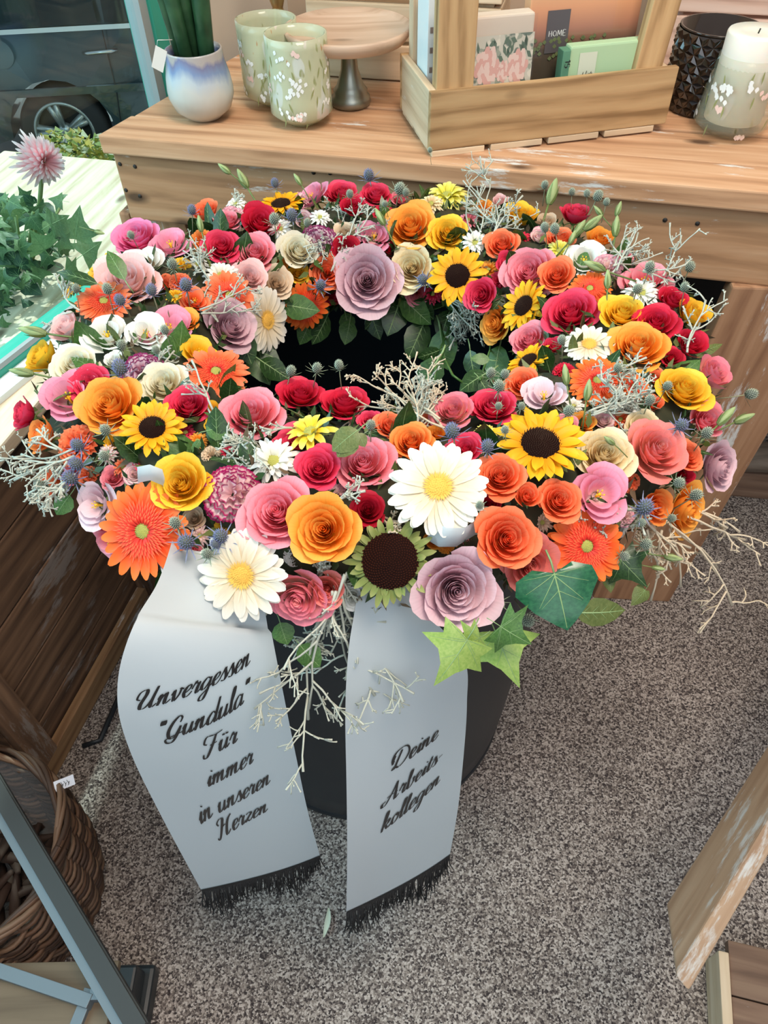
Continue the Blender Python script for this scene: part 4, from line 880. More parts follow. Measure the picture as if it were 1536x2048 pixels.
def ribbon(label, rows, lines, seed, scale_fix=1.0, bulge=0.006):
    P = [(WY(*a), WY(*b)) for a, b in rows]
    def cr(arr, t):
        n = len(arr) - 1; x = max(0, min(n - 1e-6, t * n)); i = int(x); f = x - i
        g = lambda k: arr[max(0, min(n, k))]
        p0, p1, p2, p3 = g(i - 1), g(i), g(i + 1), g(i + 2)
        return (p1 * 2 + (p2 - p0) * f + (p0 * 2 - p1 * 5 + p2 * 4 - p3) * f * f + (p1 * 3 - p0 - p2 * 3 + p3) * f ** 3) * 0.5
    A = [p[0] for p in P]; B = [p[1] for p in P]
    def pt(s, t, off=0.0):
        a, b = cr(A, t), cr(B, t); p = a.lerp(b, s); w = (b - a); dn = (cr(A, min(1, t + .01)) - cr(A, max(0, t - .01))).normalized()
        n = w.cross(dn).normalized()
        if n.y > 0: n = -n
        return p + n * (bulge * math.sin(math.pi * max(0, min(1, s))) + .0015 * math.sin(9 * t + 5 * s) + off)
    root = thing('memorial_ribbon', label, 'ribbon', tuple(pt(.5, 0)), 'printed ribbons hanging from the wreath')
    nu, nv = 17, 61; vs = []; uv = []
    for j in range(nv):
        for i in range(nu): vs.append(pt(i / (nu - 1), j / (nv - 1))); uv.append((i / (nu - 1), j / (nv - 1)))
    fs = [(j * nu + i, j * nu + i + 1, (j + 1) * nu + i + 1, (j + 1) * nu + i) for j in range(nv - 1) for i in range(nu - 1)]
    add('band', mesh('band', vs, fs, uv), SATIN, root, Matrix())
    for (txt, u, v, h, slope, hs) in lines:
        # place each word where it stands on the band: find (s, t) whose point is seen at that pixel
        best = None
        for j in range(120):
            for i in range(40):
                p = pt(i / 39, j / 119); d = p - EYE; dd = d.dot(_F); e = (768 + F_PX * d.dot(_R) / dd - u) ** 2 + (1024 - F_PX * d.dot(_UP) / dd - v) ** 2
                if best is None or e < best[0]: best = (e, i / 39, j / 119)
        _, s0, t0 = best
        def px2(p): d = p - EYE; dd = d.dot(_F); return V((F_PX * d.dot(_R) / dd, F_PX * d.dot(_UP) / dd))
        wl = (px2(pt(s0 + .05, t0)) - px2(pt(s0 - .05, t0))).length / .1; ll = (px2(pt(s0, t0 + .03)) - px2(pt(s0, t0 - .03))).length / .06
        mb = MB()
        write(mb, txt, lambda x, y: pt(s0 + x * h * hs / wl, t0 - (y - 0.5) * h / ll, 0.0009), slant=.34 if seed == 1 else .20, slope=slope, nib=.25, thin=.05)
        add('lettering', mb.build('lettering', False), INK, root, Matrix(), label='black script lettering ' + txt.replace('"', ''))
    q = random.Random(seed); fb = MB()
    for i in range(230):
        s = (i + .5) / 230; L_ = q.uniform(.022, .036) * (1 + .3 * math.sin(11 * s)); p = pt(s, 1.0); d = (pt(s, 1) - pt(s, .97)).normalized()
        d = (d + V((q.gauss(0, .14), -.45 + q.gauss(0, .1), 0))).normalized(); e = (d + V((q.gauss(0, .25), q.gauss(0, .2), -.25))).normalized()
        fb.tube([pt(s, .992), p + d * L_ * .5, p + d * L_ * .5 + e * L_ * .5], [.0008, .0007, .0005], 3)
    o = add('fringe', fb.build('fringe'), FRINGE, root, Matrix(), kind='stuff')
    hb = MB(); vs = [pt(i / 20, t, .0006) for t in (.984, 1.0) for i in range(21)]
    hb.addm(vs, [(i, i + 1, i + 22, i + 21) for i in range(20)]); add('hem', hb.build('hem'), FRINGE, root, Matrix(), label='black hem')
    return root, pt
ribbon('white satin ribbon printed with Unvergessen, wide and bulging, hanging left of the other', [((345, 1080, .345), (470, 1100, .35)), ((318, 1160, .305), (520, 1180, .325)), ((262, 1262, .258), (545, 1290, .300)), ((236, 1385, .238), (569, 1398, .290)), ((256, 1492, .236), (592, 1510, .290)), ((320, 1625, .245), (615, 1620, .293)), ((405, 1784, .259), (640, 1712, .298))],
       [('Unvergessen', 398, 1370, 24, .46, .90), ('"Gundula"', 412, 1438, 24, .48, .92), ('F\u00fcr', 436, 1490, 23, .46, .95), ('immer', 455, 1542, 21, .44, .92), ('in unseren', 470, 1594, 20, .42, .92), ('Herzen', 484, 1636, 19, .40, .96)], 1)
ribbon('straight white satin ribbon printed with Deine Arbeitskollegen, on the tub front', [((722, 1130, .345), (822, 1130, .345)), ((712, 1200, .318), (838, 1205, .322)), ((697, 1300, .297), (925, 1310, .309)), ((692, 1420, .28), (934, 1405, .310)), ((693, 1550, .265), (930, 1500, .310)), ((693, 1690, .25), (917, 1610, .304)), ((692, 1828, .238), (898, 1710, .298))],
       [('Deine', 832, 1502, 18, .50, .98), ('Arbeits-', 824, 1558, 17, .50, .98), ('kollegen', 820, 1606, 17, .50, 1.0)], 2)
# loops of the bow between the flowers
def loop(pts, w, lab):
    vs = []; uv = []
    for i, (u, v, ga) in enumerate(pts):
        p = at(u, v, ga); a = (_R * .5 + up * .2 + _F * .4).normalized() if w > 0 else (_R * .2 + up * .9).normalized(); k = abs(w) * pxs(p) / 2
        for s in (-1, -.33, .33, 1): vs.append(p + a * k * s + (EYE - p).normalized() * .004 * (1 - s * s)); uv.append((s * .5 + .5, i / len(pts)))
    fs = [(i * 4 + j, i * 4 + j + 1, i * 4 + 5 + j, i * 4 + 4 + j) for i in range(len(pts) - 1) for j in range(3)]
    me = mesh('ribbon_loop', vs, fs, uv); add('ribbon_loop', me, SATIN, wreath, Matrix(), label=lab)
loop([(275, 950, .02), (300, 945, .03), (325, 955, .025), (335, 990, .0)], -46, 'white ribbon loop beside the orange gerbera')
loop([(860, 1060, .0), (885, 1075, .012), (920, 1075, .012), (960, 1050, .0)], -60, 'white ribbon loop below the white gerbera')
loop([(352, 1110, .0), (362, 1150, .012), (372, 1200, .0)], 70, 'white ribbon knot above the left ribbon')

# ================================================================ TABLE
P0, P1 = TF[0], TF[0] + tdir * 1.75
table = thing('display_table', 'long reclaimed plank table carrying vases and a wooden caddy behind the wreath', 'table', (P0.x, P0.y, 0))
th = 0.026; y = 0.0; wid = [0.082, 0.098, 0.11, 0.10, 0.105, 0.105]
sl = tleft / tleft.dot(tback)
for i, w in enumerate(wid):
    a = P0 + sl * y; me_w = sl * (w - 0.0060)
    l = tdir * 1.75
    # boards end along the window, so every board is a skewed block
    x = tdir; z = up; yv = z.cross(x)
    o = a - z * (th + (0, .0025, .0008, .002, 0, .001)[i]); c = o + (l + me_w + z * th) / 2; R = Matrix((x, yv, z)).transposed()
    vs = [R.transposed() @ (o + l * i_ + me_w * j_ + z * th * k_ - c) for k_ in (0, 1) for j_ in (0, 1) for i_ in (0, 1)]
    me = bevel_me(mesh('plank', vs, [(0, 2, 3, 1), (4, 5, 7, 6), (0, 1, 5, 4), (2, 6, 7, 3), (0, 4, 6, 2), (1, 3, 7, 5)], None, None, False), .0025)
    add('plank', me, M['table_wood'], table, Matrix.Translation(c) @ R.to_4x4())
    y += w
zb = ZT - th; ap = 0.105
F0 = P0 + tback * .012 + sl * .0 ; F0.z = zb - ap
obox('apron_board', F0 + tdir * .008, tdir * 1.74, tback * .022, up * (ap - .0015), M['apron_wood'], table, .003)
# nails in the front board, in pairs near its ends
for (u, v) in ((240, 328), (270, 333), (252, 380), (280, 392), (627, 345), (660, 346), (1330, 440), (1395, 447)):
    p = WP(u, v, F0, tback); nb = MB(); nb.lathe([(0, .001), (.0028, .0008), (.0032, 0)], 8); add('nail', nb.build('nail'), M['nail'], table, frame(p - tback * .0003, -tback))
# left leg with a recessed panel
def fz(u, v, off=.016): return WP(u, v, F0 + tback * off, tback)
a = fz(232, 410); b = fz(252, 410); zt_ = zb - ap
xl = (a - F0).dot(tdir); xr = (fz(355, 420) - F0).dot(tdir); xm = (b - F0).dot(tdir)
base = V((F0.x, F0.y, 0)) + tback * .016
obox('leg', base + tdir * xl, up * zt_, tdir * (xm - xl), tback * .045, M['leg_wood'], table, .003)
obox('leg_panel', base + tdir * (xm + .0015) + tback * .010, up * zt_, tdir * (xr - xm), tback * .018, M['apron_wood'], table, .002)
obox('side_panel', base + tdir * xl + tback * .05, up * (zt_), sl * .50, tdir * .02, M['leg_wood'], table, .003)
# right leg: a wide board down to the carpet
q0 = W(1186, 1196, 0); q1 = W(1338, 1204, 0); legd = (q1 - q0).normalized(); legb = V((-legd.y, legd.x, 0))
obox('leg', q0, up * zt_ + tdir * .048, q1 - q0, legb * .03, M['leg_wood'], table, .003)
r0 = W(1330, 980, 0); r1 = W(1560, 1002, 0); rd = (r1 - r0).normalized()
obox('stretcher', r0 - rd * .25, (rd) * 1.0, V((-rd.y, rd.x, 0)) * .055, up * .078, M['crate_wood'], table, .004)
logm = MB(); lg = [W(1370, 915, .11), W(1420, 925, .11), W(1480, 930, .11), W(1570, 935, .115)]
lg = [p + V((0, .03, 0)) for p in lg]; logm.tube(lg, [.034, .036, .036, .034], 12); o = add('log', logm.build('log'), wood('log_wood', (.10, .07, .05), (.20, .15, .11), (.28, .22, .17), .2), None, Matrix())
tag(o, 'greyish round log lying on the low bar under the table', 'log')
# block whose near-black colour stands in for the shade under the table
u0 = V((F0.x, F0.y, 0)) + tdir * (xr + .03) + tback * .30
dk = thing('dark_block', 'near-black block standing in for the dark opening under the display table', 'box', tuple(u0))
DKM = flat('painted_dark', (0.012, 0.010, 0.009), 0.8)
obox('body', u0, tdir * .95, tback * .22, up * .60, DKM, dk, .006); obox('top_slab', u0 - tdir * .01 - tback * .01 + up * .6, tdir * .97, tback * .24, up * .03, DKM, dk, .004)

# ================================================================ WINDOW BENCH
b0 = W(105, 1568, 0); b1 = W(270, 1262, 0); bd = (b1 - b0).normalized(); bo = V((-bd.y, bd.x, 0))    # bo points to the window
BZ = 0.60; BL = 1.05
bench = thing('window_bench', 'dark old plank bench box standing under the shop window', 'bench', (b0.x, b0.y, 0))
zz = [0.0, 0.105, 0.215, 0.335, 0.45, BZ - .028]
for i in range(5):
    obox('plank', b0 + up * (zz[i] + .002) + bo * .020, bd * BL, bo * .018, up * (zz[i + 1] - zz[i] - .004), M['bench_wood'], bench, .0025)
obox('corner_post', b0 + bo * .0, up * (BZ - .03), bd * .05, bo * .019, M['bench_wood'], bench, .003)
obox('corner_post', b0 + bd * .40, up * (BZ - .03), bd * .05, bo * .019, M['bench_wood'], bench, .003)
obox('end_panel', b0 + bo * .02 - bd * .0, bo * .5, up * (BZ - .03), bd * .018, M['bench_wood'], bench, .003)
obox('base_rail', b0 + bo * .0 - bd * .01 + up * 0, bd * .42, bo * .018, up * .05, wood('rail_wood', (.16, .08, .035), (.27, .15, .07), (.36, .22, .11), .3), bench, .003)
obox('bench_top', b0 - bd * .03 - bo * .012 + up * (BZ - .026), bd * (BL + .1), bo * .55, up * .026, M['bench_top'], bench, .004)
for k, (dx, dy) in enumerate(((.46, 0.30), (.62, 0.30))):
    pass
rod = MB(); rr0 = W(165, 1492, 0.006); rr1 = W(235, 1400, .006); rr2 = W(200, 1480, .006)
rod.tube([rr0, rr2, rr1, W(262, 1330, .006)], .005, 6); o = add('cable', rod.build('cable'), M['black_plastic'], None, Matrix()); tag(o, 'black cable running over the carpet along the bench foot', 'cable')

# ================================================================ WINDOW WALL
GREEN = flat('green_frame', (0.03, 0.33, 0.24), 0.35); GREY = flat('grey_seal', (0.33, 0.36, 0.36), 0.5); WHITE = flat('white_frame', (0.70, 0.76, 0.76), 0.4)
PANE = glass_mat('window_glass', (0.80, 0.93, 0.94), ior=1.5)
g0 = WP(286, 40, WA, wn); tend = (g0 - WA).dot(wdir); g1 = WP(306, 40, WA, wn); wfr = abs((g1 - WA).dot(wdir) - tend)
win = add('window_1', None, None, None, Matrix.Translation(WA)); win['kind'] = 'structure'
Z0w = 0.62
def wbox(name, s0, s1, n0, n1, z0, z1, mat, par=win, bev=.002): return obox(name, WA + wdir * s0 + wn * n0 + up * (z0 - WA.z), wdir * (s1 - s0), wn * (n1 - n0), up * (z1 - z0), mat, par, bev)
wbox('pane', -1.2, tend, -.003, .003, Z0w, 2.2, PANE, bev=0)
wbox('frame_bar', -1.2, tend + .05, -.03, .012, Z0w - .045, Z0w, GREEN)
wbox('seal', -1.2, tend, .004, .012, Z0w, Z0w + .008, GREY, bev=0)
wbox('frame_bar', tend, tend + .030, -.03, .020, Z0w - .045, 2.2, GREEN); wbox('seal', tend - .018, tend, -.012, .014, Z0w, 2.2, GREY, bev=0)
wbox('frame_bar', -1.2, tend + .03, -.03, .02, 2.2, 2.25, GREEN)
wbox('sill', -1.2, tend + .05, .012, .045, Z0w - .030, Z0w - .010, WHITE)
wl = add('wall_left', None, None, None, Matrix.Translation(WA)); wl['kind'] = 'structure'
PLAS = wood('plaster', (.66, .60, .50), (.72, .66, .56), (.78, .72, .62), 0, .9, 3)
PLAIN = flat('wall_plaster', (.62, .57, .49), .9)
wbox('wall_section', -1.2, tend + .05, -.10, -.0, -.9, Z0w - .045, PLAIN, wl, .0); wbox('wall_section', tend + .030, tend + .5, -.05, .035, 0, 2.6, PLAIN, wl, .002)
wbox('wall_section', -1.2, tend + .5, -.10, .02, 2.25, 2.8, PLAIN, wl, .0)
CR = flat('cream_strip', (.80, .78, .70), .7)
wbox('jamb_strip', tend + .034, tend + .058, .035, .045, .6, 2.3, CR, wl); wbox('jamb_strip', tend + .062, tend + .10, .035, .040, .6, 2.3, CR, wl)
# back wall
wb = P0 + sl * (sum(wid) + .02); wb.z = 0
BWM = flat('wall_back_paint', (.50, .40, .30), .9)
bw = obox('wall_back', wb - tdir * .25, tdir * 2.6, tback * .06, up * 3.6, BWM, None, 0); bw['kind'] = 'structure'

# ================================================================ OUTSIDE
GZ = -0.9
PAV = speck('paving', (.36, .37, .37), [((.30, .30, .30), .5, 1), ((.42, .43, .43), .55, 2)], 6, .85)
gr = mesh('ground_outside', [(-14, -4, GZ - .05), (14, -4, GZ - .05), (14, 26, GZ - .05), (-14, 26, GZ - .05)], [(0, 1, 2, 3)], smooth=False)
gr = add('ground_outside', gr, flat('asphalt', (.22, .23, .24), .9), kind='structure')
pv = add('pavement', mesh('pavement', [(-3.8, .8, GZ - .02), (1.6, .8, GZ - .02), (1.6, 5.0, GZ - .02), (-3.8, 5.0, GZ - .02)], [(0, 1, 2, 3)], smooth=False), flat('pavement_joint', (.30, .30, .29), .95), kind='structure')
pd = V((math.cos(.25), math.sin(.25), 0)); pe = V((-pd.y, pd.x, 0)); o0 = V((-2.6, 1.6, GZ - .02))
pm_ = None
for i in range(13):
    for j in range(15):
        o = o0 + pd * (i * .262 + (j % 2) * .131) + pe * (j * .202)
        if pm_ is None:
            t_ = obox('paving_stone', o, pd * .250, pe * .190, up * .03, PAV, pv, .004); pm_ = t_.data
        else:
            R = Matrix((pd, pe, up)).transposed(); add('paving_stone', pm_, None, pv, Matrix.Translation(o + pd * .1275 + pe * .0975 + up * (.015 + rnd.uniform(-.002, .003))) @ R.to_4x4())
for ch in pv.children:
    ch.material_slots[0].link = 'OBJECT'; ch.material_slots[0].material = PAV
# sunlit shrub
def leafcloud(name, c, rad, n, mats, seed, size, parent, lab=None, kind=None):
    q = random.Random(seed); mb = MB()
    for i in range(n):
        d = V((q.gauss(0, 1), q.gauss(0, 1), abs(q.gauss(0, .9)))).normalized(); r = q.uniform(.55, 1.0)
        p = V(c) + V((d.x * rad[0] * r, d.y * rad[1] * r, d.z * rad[2] * r)); a = V((q.gauss(0, 1), q.gauss(0, 1), q.gauss(0, .5))).normalized(); b = a.cross((d + V((q.gauss(0, .5), q.gauss(0, .5), .4))).normalized()).normalized(); s = size * q.uniform(.6, 1.3)
        nn = a.cross(b) * s * .15
        mb.addm([p - a * s * .5, p + b * s * .32 + nn, p + a * s * .5, p - b * s * .32 + nn], [(0, 1, 2), (0, 2, 3)], i % len(mats))
    o = add(name, mb.build(name), mats, parent, Matrix())
    if lab: o['label'] = lab
    if kind: o['kind'] = kind
    return o
LS1 = leaf_mat('shrub_yellow', (.62, .55, .12), (.78, .64, .22), .5, .6); LS2 = leaf_mat('shrub_green', (.32, .48, .16), (.50, .60, .25), .5, .6); LS3 = leaf_mat('shrub_pale', (.65, .70, .50), (.76, .80, .62), .5, .6)
sc_ = W(165, 388, GZ + .12)
sh = thing('shrub', 'low sunlit yellow green shrub growing beside the car wheel outside', 'shrub', (sc_.x, sc_.y, GZ))
leafcloud('foliage', (sc_.x, sc_.y, GZ), (.42, .25, .50), 3200, [LS1, LS2, LS3], 3, .055, sh, kind='stuff')
sm = MB()
for k in range(9):
    a = k * .7; sm.tube([(sc_.x + .1 * math.cos(a), sc_.y + .05 * math.sin(a), GZ - .02), (sc_.x + .3 * math.cos(a), sc_.y + .12 * math.sin(a), GZ + .2)], .008, 5)
add('stems', sm.build('stems'), G_STEM, sh, Matrix())
sc2 = W(20, 400, GZ + .12)
sh2 = thing('shrub', 'green shrub with small pink flowers outside, left of the pink chrysanthemum', 'shrub', (sc2.x, sc2.y, GZ))
leafcloud('foliage', (sc2.x, sc2.y, GZ), (.35, .25, .34), 1500, [LS2, LS3, LS2, flat('tiny_pink_flower', (.75, .2, .4), .6)], 4, .05, sh2, kind='stuff')
# car
wc = W(158, 352, GZ); k = .84
car = thing('car', 'dark blue car with silver spoked wheel parked outside the shop window', 'car', (wc.x, wc.y, GZ))
cx_ = V((math.cos(.10), math.sin(.10), 0)); cy_ = V((-cx_.y, cx_.x, 0)); CM = Matrix.Translation((wc.x, wc.y, GZ - .0)) @ Matrix((cx_, cy_, up)).transposed().to_4x4() @ Matrix.Scale(k, 4)
CARP = flat('car_paint', (.05, .085, .10), .22, 0.0, Coat_Weight=1.0); CARG = flat('car_glass', (.01, .02, .025), .05); CHR = flat('car_chrome', (.75, .8, .82), .2, 1.0); TYRE = flat('tyre_rubber', (.045, .045, .05), .8); RIM = flat('wheel_rim', (.62, .68, .68), .3, .6); RLT = flat('tail_light_red', (.7, .02, .03), .2)
prof = [(-.82, .32), (-.88, .60), (-.84, .98), (-.72, 1.08), (-.50, 1.46), (.1, 1.52), (1.2, 1.50), (1.95, 1.06), (3.05, .92), (3.35, .62), (3.35, .25), (3.0, .22)]
def arch(cx, n=10): return [(cx + .39 * math.cos(a), .31 + .39 * math.sin(a)) for a in [i * math.pi / n for i in range(n + 1)]]
prof += [(p[0], max(p[1], .22)) for p in arch(2.6)] + [(1.8, .20), (.6, .20)] + [(p[0], max(p[1], .22)) for p in arch(0)] + [(-.6, .26)]
n = len(prof); vs = [(x, yy, z) for yy in (0, 1.7) for x, z in prof]
for i in range(n):                                   # the cabin leans inward
    for s_, sg in ((0, 1), (n, -1)):
        x, yy, z = vs[i + s_]
        if z > 1.0: vs[i + s_] = (x, yy + sg * (z - 1.0) * .35, z)
fs = [tuple(range(n)), tuple(range(2 * n - 1, n - 1, -1))] + [(i, i + n, (i + 1) % n + n, (i + 1) % n) for i in range(n)]
me = mesh('body', vs, fs, smooth=False); bm = bmesh.new(); bm.from_mesh(me); bmesh.ops.triangulate(bm, faces=[f for f in bm.faces if len(f.verts) > 4]); bmesh.ops.recalc_face_normals(bm, faces=bm.faces); bm.to_mesh(me); bm.free()
add('body', me, CARP, car, CM)
for wx in (0, 2.6):
    t = MB(); t.lathe([(.20, -.10), (.30, -.11), (.325, -.07), (.325, .07), (.30, .10), (.2, .1)], 40)
    WMx = CM @ Matrix.Translation((wx, .10, .325)) @ Matrix.Rotation(math.pi / 2, 4, 'X')
    w_ = add('wheel', t.build('wheel'), TYRE, car, WMx)
    r_ = MB(); r_.lathe([(.215, .06), (.225, .10), (.205, .105), (.195, .06)], 40); r_.lathe([(0, .085), (.05, .085), (.06, .04)], 20)
    for s_ in range(5):
        a = s_ * 1.2566 + .5
        for o_ in (-.13, .13): r_.tube([(.04 * math.cos(a + o_), .04 * math.sin(a + o_), .07), (.205 * math.cos(a + o_ * .9), .205 * math.sin(a + o_ * .9), .085)], [.020, .026], 4)
    add('rim', r_.build('rim'), RIM, w_, WMx)
    d_ = MB(); d_.lathe([(0, 0.0), (.2, 0.0)], 24); add('hub_disc', d_.build('hub_disc'), flat('wheel_dark', (.05, .05, .05), .7), w_, WMx)
for (x0, x1) in ((-.42, .45), (.50, 1.35)):
    m = MB(); m.addm([(x0 - (.14 if x0 < 0 else 0), -.006 + .0, 1.04), (x1 + (.12 if x1 > 1 else 0), -.006 + .0, 1.04), (x1 - .02, .135, 1.42), (x0, .135, 1.42)], [(0, 1, 2, 3)]); add('side_window', m.build('side_window', False), CARG, car, CM)
tr_ = MB(); tr_.box((.45, -.004, 1.015), (2.2, .012, .03)); add('trim_strip', tr_.build('trim_strip', False), CHR, car, CM)
tr_ = MB(); tr_.box((.45, -.004, .62), (2.0, .02, .05)); add('trim_strip', tr_.build('trim_strip', False), CARP, car, CM)
dh = MB(); dh.tube([(.30, -.005, .86), (.34, -.035, .865), (.50, -.035, .87), (.54, -.005, .87)], .014, 6); add('door_handle', dh.build('door_handle'), CHR, car, CM)
dg = MB(); dg.tube([(.47, -.002, 1.0), (.46, -.002, .6), (.42, -.002, .26)], .004, 4); add('door_gap', dg.build('door_gap'), TYRE, car, CM)
tl = MB(); tl.box((-.80, .03, .86), (.14, .08, .26)); add('tail_light', tl.build('tail_light', False), RLT, car, CM)
fc = MB(); fc.lathe([(0, .001), (.09, .001), (.095, 0)], 24); add('fuel_cap', fc.build('fuel_cap'), CARP, car, CM @ Matrix.Translation((-.28, -.001, .88)) @ Matrix.Rotation(math.pi / 2, 4, 'X'))

# chrysanthemum plant outside, against the glass
OUT = -wn
def outp(u, v, off): return WP(u, v, WA + OUT * off, wn)
cb = outp(86, 322, .12); pot_c = outp(60, 640, .22)
plant = thing('chrysanthemum_plant', 'leafy chrysanthemum plant with one shaggy pink bloom outside the window glass', 'plant', (pot_c.x, pot_c.y, GZ))
pk = petal_mat('petals_pink_mum', (.85, .25, .30), (.90, .42, .46), (.95, .72, .74))
rB = 56 * pxs(cb); nB = (_R * .5 - _F * .5 + up * -.3).normalized(); q = random.Random(8)
core = MB(); calyx(core, -.3, .25); mwB = frame(cb, nB, 0, rB); cm_ = add('flower', core.build('flower'), [pk, G_STEM], plant, mwB, label='shaggy pink chrysanthemum bloom')
for kk in range(110):
    f = kk / 109; vs, fs, uv = ray_petal(kk * 2.39996, .06, lerp(.35, 1.0, f ** .6) * q.uniform(.9, 1.05), .075, -.2 + .3 * (1 - f), lerp(.8, -.15, f), lerp(.2, .25, f), .03, .5, nu=3, nv=5)
    add('petal', mesh('petal', vs, fs, uv), pk, cm_, mwB)
st = MB(); st.tube([cb, outp(80, 400, .14), outp(60, 520, .2), pot_c], .004, 6); 
for kk in range(10): st.tube([outp(50, 560, .2), outp(q.uniform(0, 140), q.uniform(400, 560), q.uniform(.08, .3))], .003, 5)
st.tube([pot_c, V((pot_c.x, pot_c.y, GZ))], .012, 6)
add('stems', st.build('stems'), G_STEM, plant, Matrix())
LO = [leaf_mat('mum_leaf_a', (.05, .12, .045), (.11, .20, .08), .5, .35), leaf_mat('mum_leaf_b', (.10, .19, .07), (.18, .28, .12), .5, .35), leaf_mat('mum_leaf_c', (.02, .06, .035), (.05, .11, .05), .5, .25)]
lob = [leaf_mesh('star', 7), leaf_mesh('star', 8), leaf_mesh('heart', 9)]
for kk in range(290):
    if kk < 130: u, v = q.uniform(-60, 125) , q.uniform(395, 560)
    else: u, v = q.uniform(-60, 95), q.uniform(520, 715)
    if v < 440 and u > 100 and q.random() < .6: continue
    if v - 640 > -(u - 100) * .75: continue
    b = outp(u, v, q.uniform(.085, .32)); y = V((q.gauss(0, 1), q.gauss(0, .6), q.gauss(.1, .7))).normalized(); nz = (EYE - b).normalized() * .7 + up * .5 + V((q.gauss(0, .4), q.gauss(0, .4), 0)); x = y.cross(nz).normalized(); z = x.cross(y); s = q.uniform(24, 46) * pxs(b)
    add('leaf', lob[kk % 3], [LO[kk % 3], L_VEIN], plant, Matrix.Translation(b) @ Matrix((x * s, y * s, z * s)).transposed().to_4x4())
for (u, v, tu, tv) in ((150, 478, 160, 410), (165, 510, 205, 482), (120, 480, 150, 500), (130, 540, 170, 560), (100, 450, 140, 430), (90, 500, 60, 460)):
    b = outp(u, v, .08); t = outp(tu, tv, .07); y = (t - b).normalized(); x = y.cross((EYE - b)).normalized(); z = x.cross(y); s = (t - b).length
    add('leaf', lob[0], [LO[1], L_VEIN], plant, Matrix.Translation(b) @ Matrix((x * s * 1.1, y * s, z * s)).transposed().to_4x4())
pt_ = MB(); pt_.lathe([(.0, .0), (.16, 0), (.20, .32), (.215, .32), (.215, .36), (.19, .36), (.18, .3), (0, .3)], 28, 0, (pot_c.x - .1, pot_c.y + .05, GZ)); add('planter', pt_.build('planter'), flat('planter_grey', (.18, .2, .2), .7), plant, Matrix())

# ================================================================ THINGS ON THE TABLE
def T(u, v, dz=0.0): return W(u, v, ZT + dz)
def lathe_thing(parent, name, prof, mat, mw, n=40, **kw):
    m = MB(); m.lathe(prof, n); return add(name, m.build(name), mat, parent, mw, **kw)
# glazed pot with snake plant
c = T(411, 234); s = pxs(c); r = 64 * s; H = 122 * s
pot = thing('potted_snake_plant', 'snake plant in a blue and white glazed pot at the left end of the table', 'plant', tuple(c))
m, N, L, b = nt('pot_glaze'); tc = N.new('ShaderNodeTexCoord'); sp = N.new('ShaderNodeSeparateXYZ'); L.new(tc.outputs['Object'], sp.inputs[0])
nz = N.new('ShaderNodeTexNoise'); nz.inputs['Scale'].default_value = 14; nz.inputs['Detail'].default_value = 5; mp = N.new('ShaderNodeMapping'); mp.inputs['Scale'].default_value = (2, 2, .35); L.new(tc.outputs['Object'], mp.inputs[0]); L.new(mp.outputs[0], nz.inputs[0])
ma = N.new('ShaderNodeMath'); ma.operation = 'MULTIPLY_ADD'; ma.inputs[1].default_value = .060; L.new(nz.outputs[0], ma.inputs[0]); L.new(sp.outputs[2], ma.inputs[2])
mr = N.new('ShaderNodeMapRange'); mr.inputs[1].default_value = .030; mr.inputs[2].default_value = H + .030; L.new(ma.outputs[0], mr.inputs[0])
rp_ = ramp(N, [(.15, (.50, .48, .42)), (.50, (.58, .58, .54)), (.66, (.50, .56, .60)), (.80, (.22, .30, .48)), (.90, (.20, .21, .34)), (.97, (.42, .38, .36))]); L.new(mr.outputs[0], rp_.inputs[0]); L.new(rp_.outputs[0], b.inputs['Base Color']); b.inputs['Roughness'].default_value = .18
mwp = Matrix.Translation(c)
lathe_thing(pot, 'pot', [(0, .001), (r * .50, .001), (r * .58, .004), (r * .86, H * .16), (r * .99, H * .34), (r, H * .44), (r * .96, H * .62), (r * .86, H * .84), (r * .84, H * .98), (r * .83, H), (r * .79, H), (r * .78, H * .9), (r * .86, H * .6), (0, H * .55)], m, mwp)
lathe_thing(pot, 'soil', [(0, H * .86), (r * .80, H * .86)], flat('potting_soil', (.03, .02, .015), .95), mwp)
SNK = leaf_mat('snake_plant_skin', (.012, .05, .020), (.035, .10, .04), .4, 0, 50)
for (dx, dy, lx, w) in ((-.36, .1, -.52, .20), (-.16, -.1, -.34, .22), (.02, .15, -.10, .2), (.34, 0, .36, .26), (.18, .3, .22, .2)):
    mm = MB(); mm.tube([(c.x + dx * r, c.y + dy * r, c.z + H * .6), (c.x + lerp(dx, lx, .5) * r * 1.3, c.y + dy * r, c.z + H * 1.6), (c.x + lx * r * 1.9, c.y + dy * r, c.z + H * 2.7), (c.x + lx * r * 2.3, c.y + dy * r, c.z + H * 3.4)], [r * w * .85, r * w, r * w * .8, r * .03], 10)
    add('spear_leaf', mm.build('spear_leaf'), SNK, pot, Matrix())
PAPER = flat('paper_tag', (.78, .74, .68), .7); PENCIL = flat('pen_marks', (.25, .2, .18), .7)
p = c + V((-r * .88, -.02, H * .96)); obox('tag', p + V((-.016, 0, -.012)), V((.012, .0, .026)), V((.014, 0, -.008)), V((0, -.0008, 0)), PAPER, pot, 0)
mm = MB(); mm.tube([c + V((-r * .5, -.01, H * 1.15)), p + V((0, 0, .02)), p + V((-.004, 0, .01))], .0005, 4); add('tag_string', mm.build('tag_string'), PAPER, pot, Matrix())
